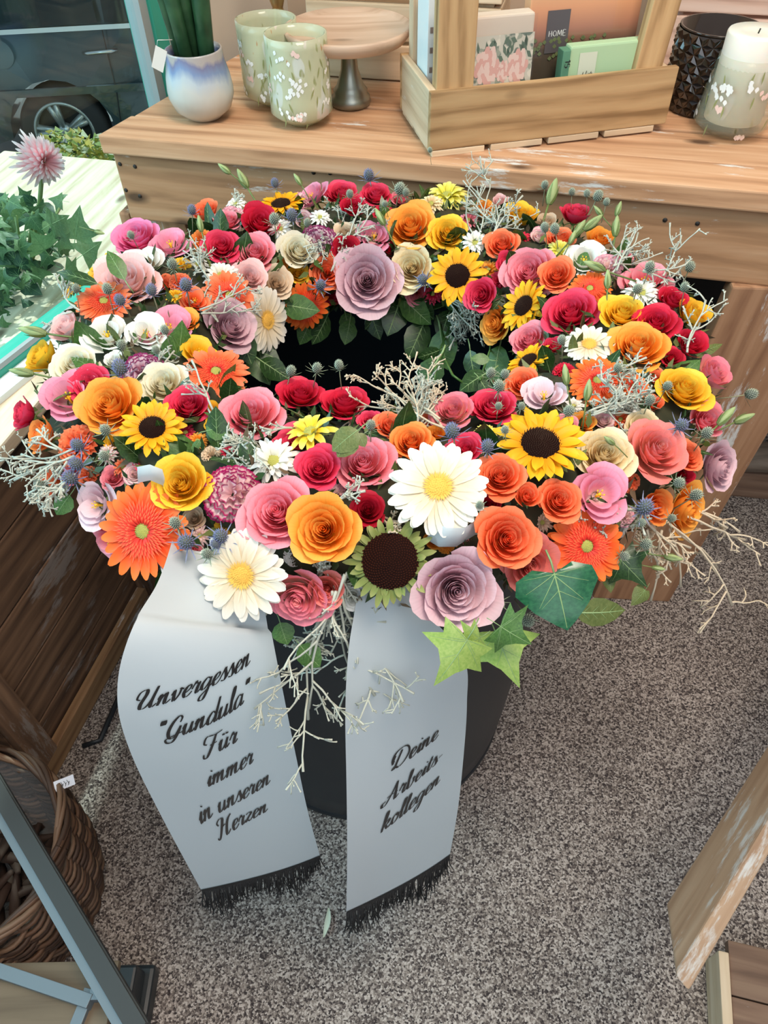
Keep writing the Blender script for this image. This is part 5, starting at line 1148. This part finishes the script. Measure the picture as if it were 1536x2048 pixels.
# frosted floral vases
FLO = speck('floral_glass', (.66, .67, .48), [((.80, .83, .78), .60, 1.0), ((.36, .38, .18), .65, 2.1), ((.90, .80, .74), .66, 1.7), ((.62, .30, .15), .72, 2.3)], 42, .12, alpha=.62, tint=(.95, .97, .86), stretch=.45)
PETW = flat('glass_petal_white', (.85, .86, .84), .2); PETP = flat('glass_petal_pink', (.85, .62, .55), .3); PETG = flat('glass_leaf_green', (.28, .30, .12), .4)
def floral_vase(c, r, H, lab, seed, taper=0.0, cat='vase', nm='glass_vase', base_r=.62):
    t = thing(nm, lab, cat, tuple(c), 'floral glasses'); q = random.Random(seed)
    rf = lambda z: r * (lerp(base_r, 1.0, min(1, z / .14)) if z < .14 else lerp(1.0, 1.0 - taper, (z - .14) / .86))
    mm = MB(); pr = [(0, .002), (r * base_r * .9, .0), (r * base_r, .003)] + [(rf(z), z * H) for z in (.05, .10, .15, .3, .5, .7, .9, 1.0)]
    pr += [(rf(1) - .0025, H)] + [(rf(z) - .003, z * H) for z in (.9, .7, .5, .3, .15)] + [(0, .09 * H)]
    mm.lathe(pr, 40); add('glass_body', mm.build('glass_body'), FLO, t, Matrix.Translation(c))
    for kind, n_, mat, nm2 in ((0, 20, PETW, 'white_blossoms'), (1, 9, PETP, 'pink_blossoms'), (2, 40, PETG, 'green_sprigs')):
        mm = MB()
        for i in range(n_):
            a = q.uniform(0, 6.283); z = q.uniform(.06, .88); 
            for kk in range(5 if kind < 2 else 1):
                aa = a + q.gauss(0, .05 / r * .09); z2 = z + q.gauss(0, .022) if kind < 2 else z; R_r = rf(z2) + .0006
                l = r * (.075 if kind < 2 else .17); wv = r * (.06 if kind < 2 else .028); ti = q.uniform(-.5, .5)
                pv_ = []
                for (x_, z_) in ((-wv, 0), (-wv * .6, l * .7), (0, l), (wv * .6, l * .7), (wv, 0), (0, -l)):
                    x2 = x_ * math.cos(ti) - z_ * math.sin(ti); z3 = x_ * math.sin(ti) + z_ * math.cos(ti)
                    g = aa + x2 / R_r; pv_.append((R_r * math.cos(g), R_r * math.sin(g), z2 * H + z3))
                mm.addm(pv_, [tuple(range(6))])
        add(nm2, mm.build(nm2), mat, t, Matrix.Translation(c))
    return t
cA = T(550, 205); floral_vase(cA, 57 * pxs(cA), 146 * pxs(cA), 'pale green floral glass vase, the rear one, next to the snake plant', 1, .0, base_r=.45)
cB = T(606, 243); floral_vase(cB, 61 * pxs(cB), 156 * pxs(cB), 'pale green floral glass vase, the front one of two, left of the cake stand', 2, .04, base_r=.50)
# cake stand
cS = T(702, 207); s = pxs(cS)
stand = thing('cake_stand', 'round wooden cake stand on a grey metal foot behind the floral vases', 'cake stand', tuple(cS))
METAL = flat('antique_metal', (.30, .31, .27), .35, .9)
lathe_thing(stand, 'foot', [(0, 0), (38 * s, 0), (40 * s, 5 * s), (38 * s, 15 * s), (33 * s, 20 * s), (34 * s, 26 * s), (27 * s, 34 * s), (17 * s, 62 * s), (14 * s, 96 * s), (16 * s, 104 * s), (0, 104 * s)], METAL, Matrix.Translation(cS))
lathe_thing(stand, 'plate', [(0, 104 * s), (80 * s, 104 * s), (108 * s, 112 * s), (118 * s, 124 * s), (122 * s, 134 * s), (116 * s, 137 * s), (108 * s, 130 * s), (0, 126 * s)], wood('cake_plate_wood', (.36, .22, .14), (.50, .34, .24), (.58, .42, .32), 0, .6, .7, wave=.05), Matrix.Translation(cS), 56)
# brass candlestick
cK = T(566, 118); s = pxs(cK); BR = flat('aged_brass', (.42, .28, .13), .3, .9)
ks = thing('candlestick', 'aged brass candlestick standing behind the rear floral vase', 'candlestick', tuple(cK))
lathe_thing(ks, 'foot', [(0, 0), (38 * s, 0), (38 * s, 8 * s), (30 * s, 30 * s), (16 * s, 60 * s), (10 * s, 90 * s)], BR, Matrix.Translation(cK)); lathe_thing(ks, 'stem', [(10 * s, 88 * s), (14 * s, 100 * s), (9 * s, 120 * s), (12 * s, 220 * s), (26 * s, 240 * s), (26 * s, 246 * s), (0, 246 * s)], BR, Matrix.Translation(cK))
# plank crate behind the cake stand
def slat_crate(nm, lab, o, ux, uy, w, d, h, rows, mat, cat='crate', gap=.006):
    t = thing(nm, lab, cat, tuple(o)); hh = h / rows
    for i in range(rows):
        z = o + up * (i * hh)
        obox('slat', z, ux * w, uy * .012, up * (hh - gap), mat, t, .002); obox('slat', z + uy * (d - .012), ux * w, uy * .012, up * (hh - gap), mat, t, .002)
        obox('slat', z + uy * .012, uy * (d - .024), ux * .012, up * (hh - gap), mat, t, .002); obox('slat', z + uy * .012 + ux * (w - .012), uy * (d - .024), ux * .012, up * (hh - gap), mat, t, .002)
    for a_ in (.012, w - .034):
        for b_ in (.012, d - .034): obox('corner_post', o + ux * a_ + uy * b_, up * h, ux * .022, uy * .022, mat, t, .001)
    obox('base', o + ux * .012 + uy * .012 + up * .002, ux * (w - .024), uy * (d - .024), up * .008, mat, t, 0)
    return t
oc = T(622, 150); slat_crate('wooden_crate', 'pale slatted wooden crate behind the cake stand', oc, tdir, tback, .30, .13, .22, 4, M['pale_wood'])
# caddy with napkins
n0 = T(858, 316); n1 = T(1312, 262); n2 = T(722, 236)
ux = (n1 - n0); wC = ux.length; ux.normalize(); uy = V((-ux.y, ux.x, 0)); dC = (n2 - n0).dot(uy)
caddy = thing('wooden_caddy', 'open wooden caddy with posts at its corners and slatted base on the table', 'caddy', tuple(n0))
s = pxs(n0); hb = 12 * s; hC = 107 * s
for i in range(4):
    w_ = wC / 4; obox('base_slat', n0 + ux * (i * w_ + .004), ux * (w_ - .009), uy * dC, up * hb, M['pale_wood'], caddy, .001)
o_ = n0 + up * (hb + .0005); tk = .010
obox('front_board', o_, ux * (wC + .012), uy * tk, up * hC, M['caddy_wood'], caddy, .0015); obox('back_board', o_ + uy * (dC - tk), ux * wC, uy * tk, up * hC, M['caddy_wood'], caddy, .0015)
obox('side_board', o_ + uy * tk, uy * (dC - 2 * tk), ux * tk, up * hC, M['pale_wood'], caddy, .0015); obox('side_board', o_ + uy * tk + ux * (wC - tk), uy * (dC - 2 * tk), ux * tk, up * hC, M['pale_wood'], caddy, .0015)
hp = 264 * s
obox('post', o_ + ux * tk + uy * tk, up * hp, ux * (74 * s), uy * (30 * s), M['caddy_wood'], caddy, .0015)
obox('post', o_ + ux * tk + uy * (dC - tk - 32 * s), up * (hp * 1.3), ux * .020, uy * (32 * s), M['pale_wood'], caddy, .0015)
obox('post', o_ + ux * (wC - tk - 62 * s) + uy * tk, up * (hp * 1.3) + ux * (26 * s), ux * (58 * s), uy * .016, M['caddy_wood'], caddy, .0015)
obox('post', o_ + ux * (wC - tk - 60 * s) + uy * (dC - tk - .016), up * (hp * 1.3) + ux * (26 * s), ux * (58 * s), uy * .016, M['caddy_wood'], caddy, .0015)
zC = o_ + up * .002
def packet(nm, lab, cat, x0, w, y0, th_, h, mat, lean=.06, band=None, grp=None, extra=None):
    o = zC + ux * x0 + uy * y0; t = thing(nm, lab, cat, tuple(o), grp); hv = up * h + uy * (h * lean)
    obox('pack', o, hv, ux * w, uy * th_, mat, t, .0025)
    f = lambda a, b, off=.0008: o + ux * (w * a) + hv * b - uy * off
    if extra: extra(t, f, w, h)
    return t
ROSEPAT = speck('rose_print', (.60, .56, .46), [((.16, .20, .16), .54, 1.0), ((.34, .36, .28), .56, 1.6), ((.72, .66, .54), .60, 1.2)], 60, .3, stretch=1)
CREAMP = flat('cream_paper', (.68, .57, .46), .45); FILM = glass_mat('plastic_film', (.96, .96, .96), ior=1.6, rough=.08)
def quad(t, f, a0, b0, a1, b1, mat, nm, off=.0009, curved=None):
    m = MB(); m.addm([f(a0, b0, off), f(a1, b0, off), f(a1, b1, off), f(a0, b1, off)], [(0, 1, 2, 3)]); return add(nm, m.build(nm, False), mat, t, Matrix())
PRO = flat('print_rose_pink', (.72, .40, .34), .4); PRO2 = flat('print_rose_light', (.80, .58, .50), .4); PGR = flat('print_leaf', (.12, .17, .12), .4)
def floral_extra(t, f, w, h):
    quad(t, f, .0, .0, 1.0, .86, ROSEPAT, 'rose_print', .0034)
    q = random.Random(4)
    for (cx, cz, R0) in ((.26, .62, .18), (.76, .60, .16), (.52, .57, .10)):
        m = MB(); m2 = MB()
        for kk in range(26):
            a = kk * 2.4; rr = R0 * math.sqrt(kk / 26); x_, z_ = cx + rr * math.cos(a), cz + rr * math.sin(a) * .8
            pp = [f(x_ + R0 * .30 * math.cos(b_ * 1.047) * (1 if b_ % 2 else .8), max(0.005, z_ + R0 * .24 * math.sin(b_ * 1.047)), .0036 + .00001 * (40 - kk)) for b_ in range(6)]
            (m if kk % 2 else m2).addm(pp, [tuple(range(6))])
        add('printed_rose', m.build('printed_rose', False), PRO, t, Matrix()); add('printed_rose', m2.build('printed_rose', False), PRO2, t, Matrix())
    m = MB()
    for kk in range(26):
        x_, z_ = q.uniform(.06, .94), q.uniform(.66, .83); a = q.uniform(0, 6.28); l = .055
        m.addm([f(x_ - l * math.cos(a), z_ - l * math.sin(a), .0037), f(x_ + .025 * math.sin(a), z_ - .025 * math.cos(a), .0037), f(x_ + l * math.cos(a), z_ + l * math.sin(a), .0037), f(x_ - .025 * math.sin(a), z_ + .025 * math.cos(a), .0037)], [(0, 1, 2, 3)])
    add('printed_leaves', m.build('printed_leaves', False), PGR, t, Matrix())
    quad(t, f, -.02, 0, 1.02, 1.0, FILM, 'plastic_wrap', .0045)
packet('napkin_pack', 'wrapped napkins with a rose print under a plain cream band', 'napkins', 84 * s, 122 * s, .014, .022, 212 * s, CREAMP, .05, extra=floral_extra)
SUNP, N, L, b = nt('sunset_print'); tc = N.new('ShaderNodeTexCoord'); sp = N.new('ShaderNodeSeparateXYZ'); L.new(tc.outputs['Object'], sp.inputs[0])
mr = N.new('ShaderNodeMapRange'); mr.inputs[1].default_value = -120 * s; mr.inputs[2].default_value = 130 * s; L.new(sp.outputs[0], mr.inputs[0]); r_ = ramp(N, [(0.0, (.05, .05, .03)), (.52, (.10, .07, .05)), (.66, (.50, .22, .14)), (.8, (.80, .38, .20)), (1.0, (.85, .55, .28))]); L.new(mr.outputs[0], r_.inputs[0]); L.new(r_.outputs[0], b.inputs['Base Color']); b.inputs['Roughness'].default_value = .3
GREYL = flat('label_grey', (.11, .095, .10), .5); WHT = flat('white_letters', (.75, .75, .72), .5); GRN = flat('mint_paper', (.42, .60, .36), .6); GRD = flat('mint_side', (.10, .26, .16), .6)
def sunset_extra(t, f, w, h):
    quad(t, f, .16, .52, .36, .82, GREYL, 'label', .0010)
    m = MB(); k_ = .022; write(m, 'XOME', lambda x, y: f(.26 + x * k_ * 1.15, .64 + y * k_ * 1.0, .0016), 0, .16, .08); add('label_text', m.build('label_text', False), WHT, t, Matrix())
    m = MB(); m.addm([f(.70 + .035 * math.cos(i * .524), .90 + .03 * math.sin(i * .524), .0012) for i in range(12)], [tuple(range(12))]); add('printed_sun', m.build('printed_sun', False), flat('print_sun', (.95, .75, .35), .4), t, Matrix())
    m = MB(); q = random.Random(9)
    for kk in range(60):
        x_, z_ = q.uniform(.02, .98), q.uniform(.48, .62); l = .02
        m.addm([f(x_ - l, z_, .0012), f(x_, z_ - l * .8, .0012), f(x_ + l, z_, .0012), f(x_, z_ + l, .0012)], [(0, 1, 2, 3)])
    add('printed_grass', m.build('printed_grass', False), flat('print_grass', (.16, .20, .08), .5), t, Matrix())
    quad(t, f, 0, 0, 1, 1, FILM, 'plastic_wrap', .0022)
packet('napkin_pack', 'wrapped napkins printed with an orange sunset meadow and grey HOME label', 'napkins', 218 * s, 232 * s, .052, .022, 240 * s, SUNP, .05, extra=sunset_extra)
def mint_extra(t, f, w, h):
    quad(t, f, .12, .50, .34, .92, flat('small_white_label', (.62, .66, .52), .5), 'label', .0008)
    m = MB(); k_ = .018; 
    word = 'Ambiente'; write(m, word, lambda x, y: f(.23 + x * .0165, .63 + y * .036, .0014), .3, .22, .09, .06); add('label_text', m.build('label_text', False), INK, t, Matrix())
t = packet('napkin_pack', 'small mint green napkin pack with a white label in front of the sunset one', 'napkins', 288 * s, 166 * s, .018, .018, 148 * s, GRN, .04, extra=mint_extra)
o = zC + ux * (272 * s) + uy * .016
obox('side_flap', o, up * (143 * s) + uy * .004, ux * (16 * s), uy * .018, GRD, t, .001)
m = MB(); write(m, '15', lambda x, y: o + ux * (8 * s) - uy * .0012 + up * (122 * s) - up * (x * .005) + ux * ((y - .9) * .0038), 0, .12, .10); add('number', m.build('number', False), INK, t, Matrix())
WB = flat('white_cards', (.72, .80, .82), .4)
for i_, (x_, w2, lab) in enumerate(((18 * s, 16 * s, 'white boxed card pack, the outer one beside the pale post'), (36 * s, 14 * s, 'white boxed card pack, the inner one behind the brown post'))):
    o = zC + ux * (tk * .2 + .010 + i_ * .011) + uy * (.062); t = thing('card_pack', lab, 'card pack', tuple(o), 'white packs in the caddy')
    obox('box', o, up * (235 * s), ux * .010, uy * .05, WB, t, .001)
    m = MB()
    for kk in range(5): z_ = 40 + kk * 34; m.addm([o + up * (z_ * s) - uy * .0006 + ux * .003, o + up * (z_ * s) - uy * .0006 + ux * .007, o + up * ((z_ + 10) * s) - uy * .0006 + ux * .007, o + up * ((z_ + 10) * s) - uy * .0006 + ux * .003], [(0, 1, 2, 3)])
    add('spine_print', m.build('spine_print', False), PENCIL, t, Matrix())
# dark diamond-cut glass
cD = T(1398, 215); s2 = pxs(cD); m = MB(); rD = 72 * s2; HD = 140 * s2; nu, nv = 22, 9; vs = []; fs = []
for j in range(nv + 1):
    for i in range(nu):
        a = 2 * math.pi * (i + .5 * (j % 2)) / nu; z = j / nv; rr = rD * (.80 + .20 * min(1, z * 3)) * (1.04 if True else 1); vs.append((rr * math.cos(a), rr * math.sin(a), z * HD))
for j in range(nv):
    for i in range(nu):
        i2 = (i + 1) % nu; b0_, b1_ = j * nu, (j + 1) * nu
        quads = [(b0_ + i, b0_ + i2, b1_ + (i if j % 2 == 0 else i2)), (b1_ + i, b0_ + (i if j % 2 == 0 else i), b1_ + i2)]
        if j % 2 == 0: fs += [(b0_ + i, b0_ + i2, b1_ + i), (b0_ + i2, b1_ + i2, b1_ + i)]
        else: fs += [(b0_ + i, b0_ + i2, b1_ + i2), (b0_ + i, b1_ + i2, b1_ + i)]
vv = []; ff = []
for f in fs:                                     # each diamond facet raised to a point
    a, b_, c_ = [V(vs[k_]) for k_ in f]; ce = (a + b_ + c_) / 3; ce += V((ce.x, ce.y, 0)).normalized() * .0035; n_ = len(vv); vv += [a, b_, c_, ce]; ff += [(n_, n_ + 1, n_ + 3), (n_ + 1, n_ + 2, n_ + 3), (n_ + 2, n_, n_ + 3)]
dg = thing('diamond_glass', 'dark smoky diamond-cut glass lantern between the caddy and the candle', 'glass', tuple(cD))
add('glass_body', mesh('glass_body', vv, ff, smooth=False), flat('smoky_glass', (.020, .012, .008), .06, 0, Coat_Weight=.8), dg, Matrix.Translation(cD))
lathe_thing(dg, 'glass_rim', [(rD * 1.0, HD), (rD * 1.03, HD + .003), (rD * .97, HD + .003), (rD * .95, HD * .5), (0, HD * .4)], flat('smoky_glass_rim', (.03, .02, .015), .08), Matrix.Translation(cD))
# candle in floral glass
cE = T(1456, 262); s3 = pxs(cE)
FLO2 = speck('floral_glass_clear', (.60, .62, .48), [((.80, .82, .74), .62, 1.0), ((.30, .32, .14), .66, 2.1)], 42, .1, alpha=.17, tint=(.98, .98, .96), stretch=.45)
_F0 = FLO; FLO = FLO2
vt = floral_vase(cE, 72 * s3, 138 * s3, 'floral glass candle holder tapering upwards at the right end of the table', 5, .22, 'candle holder', 'candle_holder', .62); FLO = _F0
cand = thing('candle', 'thick white pillar candle standing inside the floral glass holder', 'candle', tuple(cE + up * .018))
m = MB(); rC = 54 * s3; m.lathe([(0, 0), (rC, 0), (rC, 146 * s3), (rC * .96, 150 * s3), (rC * .5, 147 * s3), (0, 145 * s3)], 36); add('wax', m.build('wax'), flat('candle_wax', (.82, .79, .70), .45, 0, Subsurface_Weight=.3), cand, Matrix.Translation(cE + up * .018))
m = MB(); m.tube([(0, 0, 145 * s3), (.001, 0, 153 * s3)], .001, 5); add('wick', m.build('wick'), NAILM if False else M['nail'], cand, Matrix.Translation(cE + up * .018))
# slatted crate behind on the right
oc = T(1300, 128); t = slat_crate('wooden_crate', 'pinkish whitewashed slatted crate behind the dark glass and candle', oc + up * .0, tdir, tback, .46, .12, .225, 3, M['pink_wood'])

# ================================================================ BOTTOM LEFT: BASKET, TROLLEY
bc = V((-.595, .352, 0)); BR_, BH = .136, .225
bsk = thing('wicker_basket', 'brown wicker basket lined with clear plastic standing beside the bench', 'basket', tuple(bc))
BARK = flat('bark_dark', (.035, .016, .009), .8)
WK = [flat('wicker_dark', (.055, .026, .014), .6), flat('wicker_mid', (.11, .052, .026), .6), flat('wicker_light', (.17, .095, .055), .6)]
q = random.Random(12)
rb = lambda z: BR_ * (.84 + .20 * math.sin(math.pi * min(1, (z / BH) * .62 + .1)))
NS = 26
for row in range(30):
    z0 = .006 + row * (BH - .02) / 30; m = MB(); pts = []
    n_ = NS * 4; a0 = q.uniform(0, 6.28)
    for i in range(n_ + 1):
        a = 2 * math.pi * i / n_; wob = .0050 * math.sin(NS / 2 * a + math.pi * row) + .0012 * math.sin(7 * a + a0); r_ = rb(z0) + wob; z = z0 + .0025 * math.sin(3 * a + a0) + .002 * math.sin(11 * a)
        pts.append((r_ * math.cos(a), r_ * math.sin(a), z))
    m.tube(pts, .0036 + q.uniform(-.0006, .0008), 5, cap=False); add('woven_strand', m.build('woven_strand'), WK[q.randrange(3)], bsk, Matrix.Translation(bc))
for i in range(NS):
    a = 2 * math.pi * i / NS; m = MB(); m.tube([(rb(z) * math.cos(a), rb(z) * math.sin(a), z) for z in (0.003, .08, .16, BH)], .0032, 5); add('upright', m.build('upright'), WK[1], bsk, Matrix.Translation(bc))
for kk in range(7):
    m = MB(); pts = []; a0 = q.uniform(0, 6.28)
    for i in range(61):
        a = 2 * math.pi * i / 60; r_ = rb(BH) + .004 + .007 * math.sin(5 * a + kk * .9 + a0); pts.append((r_ * math.cos(a), r_ * math.sin(a), BH + .006 + .008 * math.cos(5 * a + kk * .9 + a0) + .001 * kk))
    m.tube(pts, .0042, 5, cap=False); add('rim_twist', m.build('rim_twist'), WK[kk % 3], bsk, Matrix.Translation(bc))
m = MB(); vs = []; nu = 48
for (rr, zz_) in ((.99, BH + .012), (.95, BH - .01), (.88, BH * .6), (.80, .04), (.6, .012), (0.02, .01)):
    for i in range(nu): a = 2 * math.pi * i / nu; k_ = 1 + .025 * math.sin(9 * a + zz_ * 40) ; vs.append((rb(min(BH, zz_)) * rr * k_ * math.cos(a), rb(min(BH, zz_)) * rr * k_ * math.sin(a), zz_ + .006 * math.sin(5 * a)))
m.addm(vs, [(j * nu + i, j * nu + (i + 1) % nu, (j + 1) * nu + (i + 1) % nu, (j + 1) * nu + i) for j in range(5) for i in range(nu)])
m2_, N, L, b = nt('clear_liner'); tr = N.new('ShaderNodeBsdfTransparent'); mx = N.new('ShaderNodeMixShader'); mx.inputs[0].default_value = .28; b.inputs['Base Color'].default_value = (.5, .5, .5, 1); b.inputs['Roughness'].default_value = .12
L.new(tr.outputs[0], mx.inputs[1]); L.new(b.outputs[0], mx.inputs[2]); L.new(mx.outputs[0], N['Material Output'].inputs[0])
add('plastic_liner', m.build('plastic_liner'), m2_, bsk, Matrix.Translation(bc))
lathe_thing(bsk, 'bottom', [(0, .004), (BR_ * .84, .004)], WK[0], Matrix.Translation(bc))
# brown bark pieces inside
m = MB()
for kk in range(26):
    a = q.uniform(0, 6.28); r_ = BR_ * q.uniform(.1, .62); d_ = V((q.gauss(0, 1), q.gauss(0, 1), q.uniform(.1, .8))).normalized() * q.uniform(.03, .07); p = V((r_ * math.cos(a), r_ * math.sin(a), q.uniform(.03, .11))); m.tube([p - d_, p, p + d_], [.006, .009, .004], 5)
o = add('dried_bark', m.build('dried_bark'), [BARK], None, Matrix.Translation(bc + V((0, 0, .012)))); tag(o, 'loose brown dried bark and twigs lying inside the wicker basket', 'bark', kind='stuff')
# price tag hanging at the rim
tp = WY(130, 1566, bc.y + BR_ + .01); pt = bc + V((rb(BH) * .75, rb(BH) * .65, BH + .01))
tg = W(129, 1567, BH + .012); tt = thing('price_tag', 'small white handwritten price tag on a string at the basket rim', 'price tag', tuple(tg))
ta = (_R * .55 + up * .2 + _F * .6).normalized(); tb_ = ta.cross(-_F).normalized(); obox('tag', tg - ta * .014 - tb_ * .008, ta * .028, tb_ * .015, ta.cross(tb_) * .0006, flat('tag_white', (.80, .80, .86), .6), tt, 0)
m = MB(); nn = ta.cross(tb_).normalized(); nn = nn if nn.dot(EYE - tg) > 0 else -nn
for kk in range(4): m.tube([tg + ta * (-.009 + kk * .0042) + tb_ * y_ + nn * .0011 + ta * x_ for (x_, y_) in ((0, -.004), (.002, .002), (.0006, .004), (.003, -.001))], .00035, 4)
add('handwriting', m.build('handwriting'), INK, tt, Matrix()); m = MB(); m.tube([tg - ta * .013, lerp(tg, pt, .5), pt], .0004, 4); add('string', m.build('string'), PAPER, tt, Matrix())
# steel trolley corner
STEEL = flat('grey_steel', (.035, .036, .034), .6, .1); STEELL = flat('steel_edge', (.15, .18, .20), .5, .3)
ZS = .30
tro = thing('metal_trolley', 'grey steel angle-iron trolley with a board shelf and black foot', 'trolley', (-.3, .2, 0))
A0 = W(-60, 1520, ZS); A1 = W(248, 2052, ZS); ad = (A1 - A0).normalized(); an = V((ad.y, -ad.x, 0)) * -1   # an points left
wd_ = 36 * pxs(A1)
obox('angle_bar', A0 - ad * .1, ad * ((A1 - A0).length + .115), an * wd_, up * .003, STEEL, tro, .0006); obox('angle_bar', A0 - ad * .1 + an * (wd_ - .001), ad * ((A1 - A0).length + .115), an * .003, up * -.014, STEEL, tro, .0006); obox('angle_bar', A0 - ad * .1 - an * (20 * pxs(A1)) - up * .014, ad * ((A1 - A0).length + .115), an * (19 * pxs(A1)), up * .003, STEELL, tro, .0006)
C0 = W(-60, 1905, ZS - .06); C1 = W(185, 1988, ZS - .06); cdv = (C1 - C0).normalized()
obox('cross_bar', C0, cdv * (C1 - C0).length, V((cdv.y, -cdv.x, 0)) * .015, up * -.018, STEELL, tro, .0006)
obox('corner_leg', V((C1.x - .004, C1.y - .006, 0)), up * (C1.z - .001), V((.014, 0, 0)), V((0, .014, 0)), STEELL, tro, .0006)
D0 = W(190, 1980, ZS - .07); D1 = W(150, 2080, ZS - .07); dv_ = (D1 - D0).normalized(); obox('cross_bar', D0, dv_ * ((D1 - D0).length + .05), V((dv_.y, -dv_.x, 0)) * .014, up * -.018, STEELL, tro, .0006)
sh0 = C0 - V((cdv.y, -cdv.x, 0)) * -.004 + up * -.018
obox('shelf_board', sh0 + V((-.05, -.16, 0)), V((.235, .0, 0)), V((0.0, .155, 0)), up * -.012, wood('shelf_board_wood', (.09, .06, .035), (.14, .10, .06), (.18, .13, .08), 0), tro, .001)
fp = W(262, 1985, .03); FB = flat('foot_rubber', (.012, .018, .022), .4)
obox('foot', fp + V((-.030, -.035, -.03)), V((.060, 0, 0)), V((0, .07, 0)), up * .035, FB, tro, .006); obox('foot_socket', fp + V((-.016, -.02, .005)), V((.034, 0, 0)), V((0, .045, 0)), up * .05, FB, tro, .004)

# ================================================================ BOTTOM RIGHT: LOW PLANK TABLE
ZL = .42
e0 = W(1331, 1808, .385); e2 = W(1536, 1488, .385); c0 = W(1350, 1953, .455)
pd_ = (e2 - e0).normalized(); pwv = (c0 - e0) - pd_ * (c0 - e0).dot(pd_); pwl = pwv.length; pwv.normalize()
low = thing('low_table', 'low side table whose chalky old plank juts out over a slatted pallet', 'table', tuple(e0))
# the visible board lies slightly tipped, its end sawn at an angle
z = pd_.cross(pwv); z = z if z.z > 0 else -z; x = pd_; yv = z.cross(x); th_ = .020
corners = [e0, e0 + pd_ * .75, e0 + pd_ * .75 + pwv * pwl, c0]
cc = sum(corners, V()) / 4 - z * th_ / 2; R = Matrix((x, yv, z)).transposed()
vs = [R.transposed() @ (p - z * th_ - cc) for p in corners] + [R.transposed() @ (p - cc) for p in corners]
me = bevel_me(mesh('plank', vs, [(3, 2, 1, 0), (4, 5, 6, 7), (0, 1, 5, 4), (1, 2, 6, 5), (2, 3, 7, 6), (3, 0, 4, 7)], None, None, False), .004, 3)
add('plank', me, M['chalk_wood'], low, Matrix.Translation(cc) @ R.to_4x4())
lp_ = corners[1] - pd_ * .12 + pwv * .03; ph_ = V((pwv.x, pwv.y, 0)).normalized(); obox('leg', V((lp_.x, lp_.y, 0)), up * (lp_.z - th_ - .005), pd_ * .05, ph_ * .04, M['crate_wood'], low, .002)
ZB = .065
g0 = W(1437, 1900, ZB); g1 = W(1446, 2060, ZB); gy = (g0 - g1).normalized(); gx = V((gy.y, -gy.x, 0))
g0 = g0 - gy * .28; g0.z = 0
crt = thing('floor_pallet', 'low brown plank pallet on the carpet under the chalky plank of the side table', 'pallet', tuple(g0))
rw = 20 * pxs(W(1437, 1900, ZB)); GL_ = .28
obox('rail', g0, gy * GL_, gx * rw, up * ZB, M['pale_wood'], crt, .002)
for i in range(4): obox('plank', g0 + gx * (rw + .001) + gy * (GL_ - .052 - i * .072) + up * (ZB - .020), gx * .36, gy * .070, up * .016, M['crate_wood'], crt, .0015)
obox('rail', g0 + gx * (rw + .36), gy * GL_, gx * .03, up * ZB, M['pale_wood'], crt, .002)

# fallen petal on the carpet
fp = W(651, 1845, .004); m = MB(); vs = []
for i in range(9):
    t = i / 8; w_ = .0042 * math.sin(math.pi * min(1, t * .9 + .06)) + .0003; y_ = (t - .5) * .042; xo = .004 * math.sin(2.6 * t)
    for s_ in (-1, 0, 1): vs.append((xo + s_ * w_, y_, .004 + .003 * abs(s_) + .004 * math.sin(math.pi * t)))
m.addm(vs, [(i * 3 + j, i * 3 + j + 1, i * 3 + j + 4, i * 3 + j + 3) for i in range(8) for j in range(2)])
o = add('fallen_petal', m.build('fallen_petal'), flat('fallen_petal_green', (.60, .64, .50), .5), None, Matrix.Translation((fp.x, fp.y, 0.0)) @ Matrix.Rotation(-.1, 4, 'Z')); tag(o, 'single pale narrow petal lying on the carpet between the ribbon ends', 'petal')
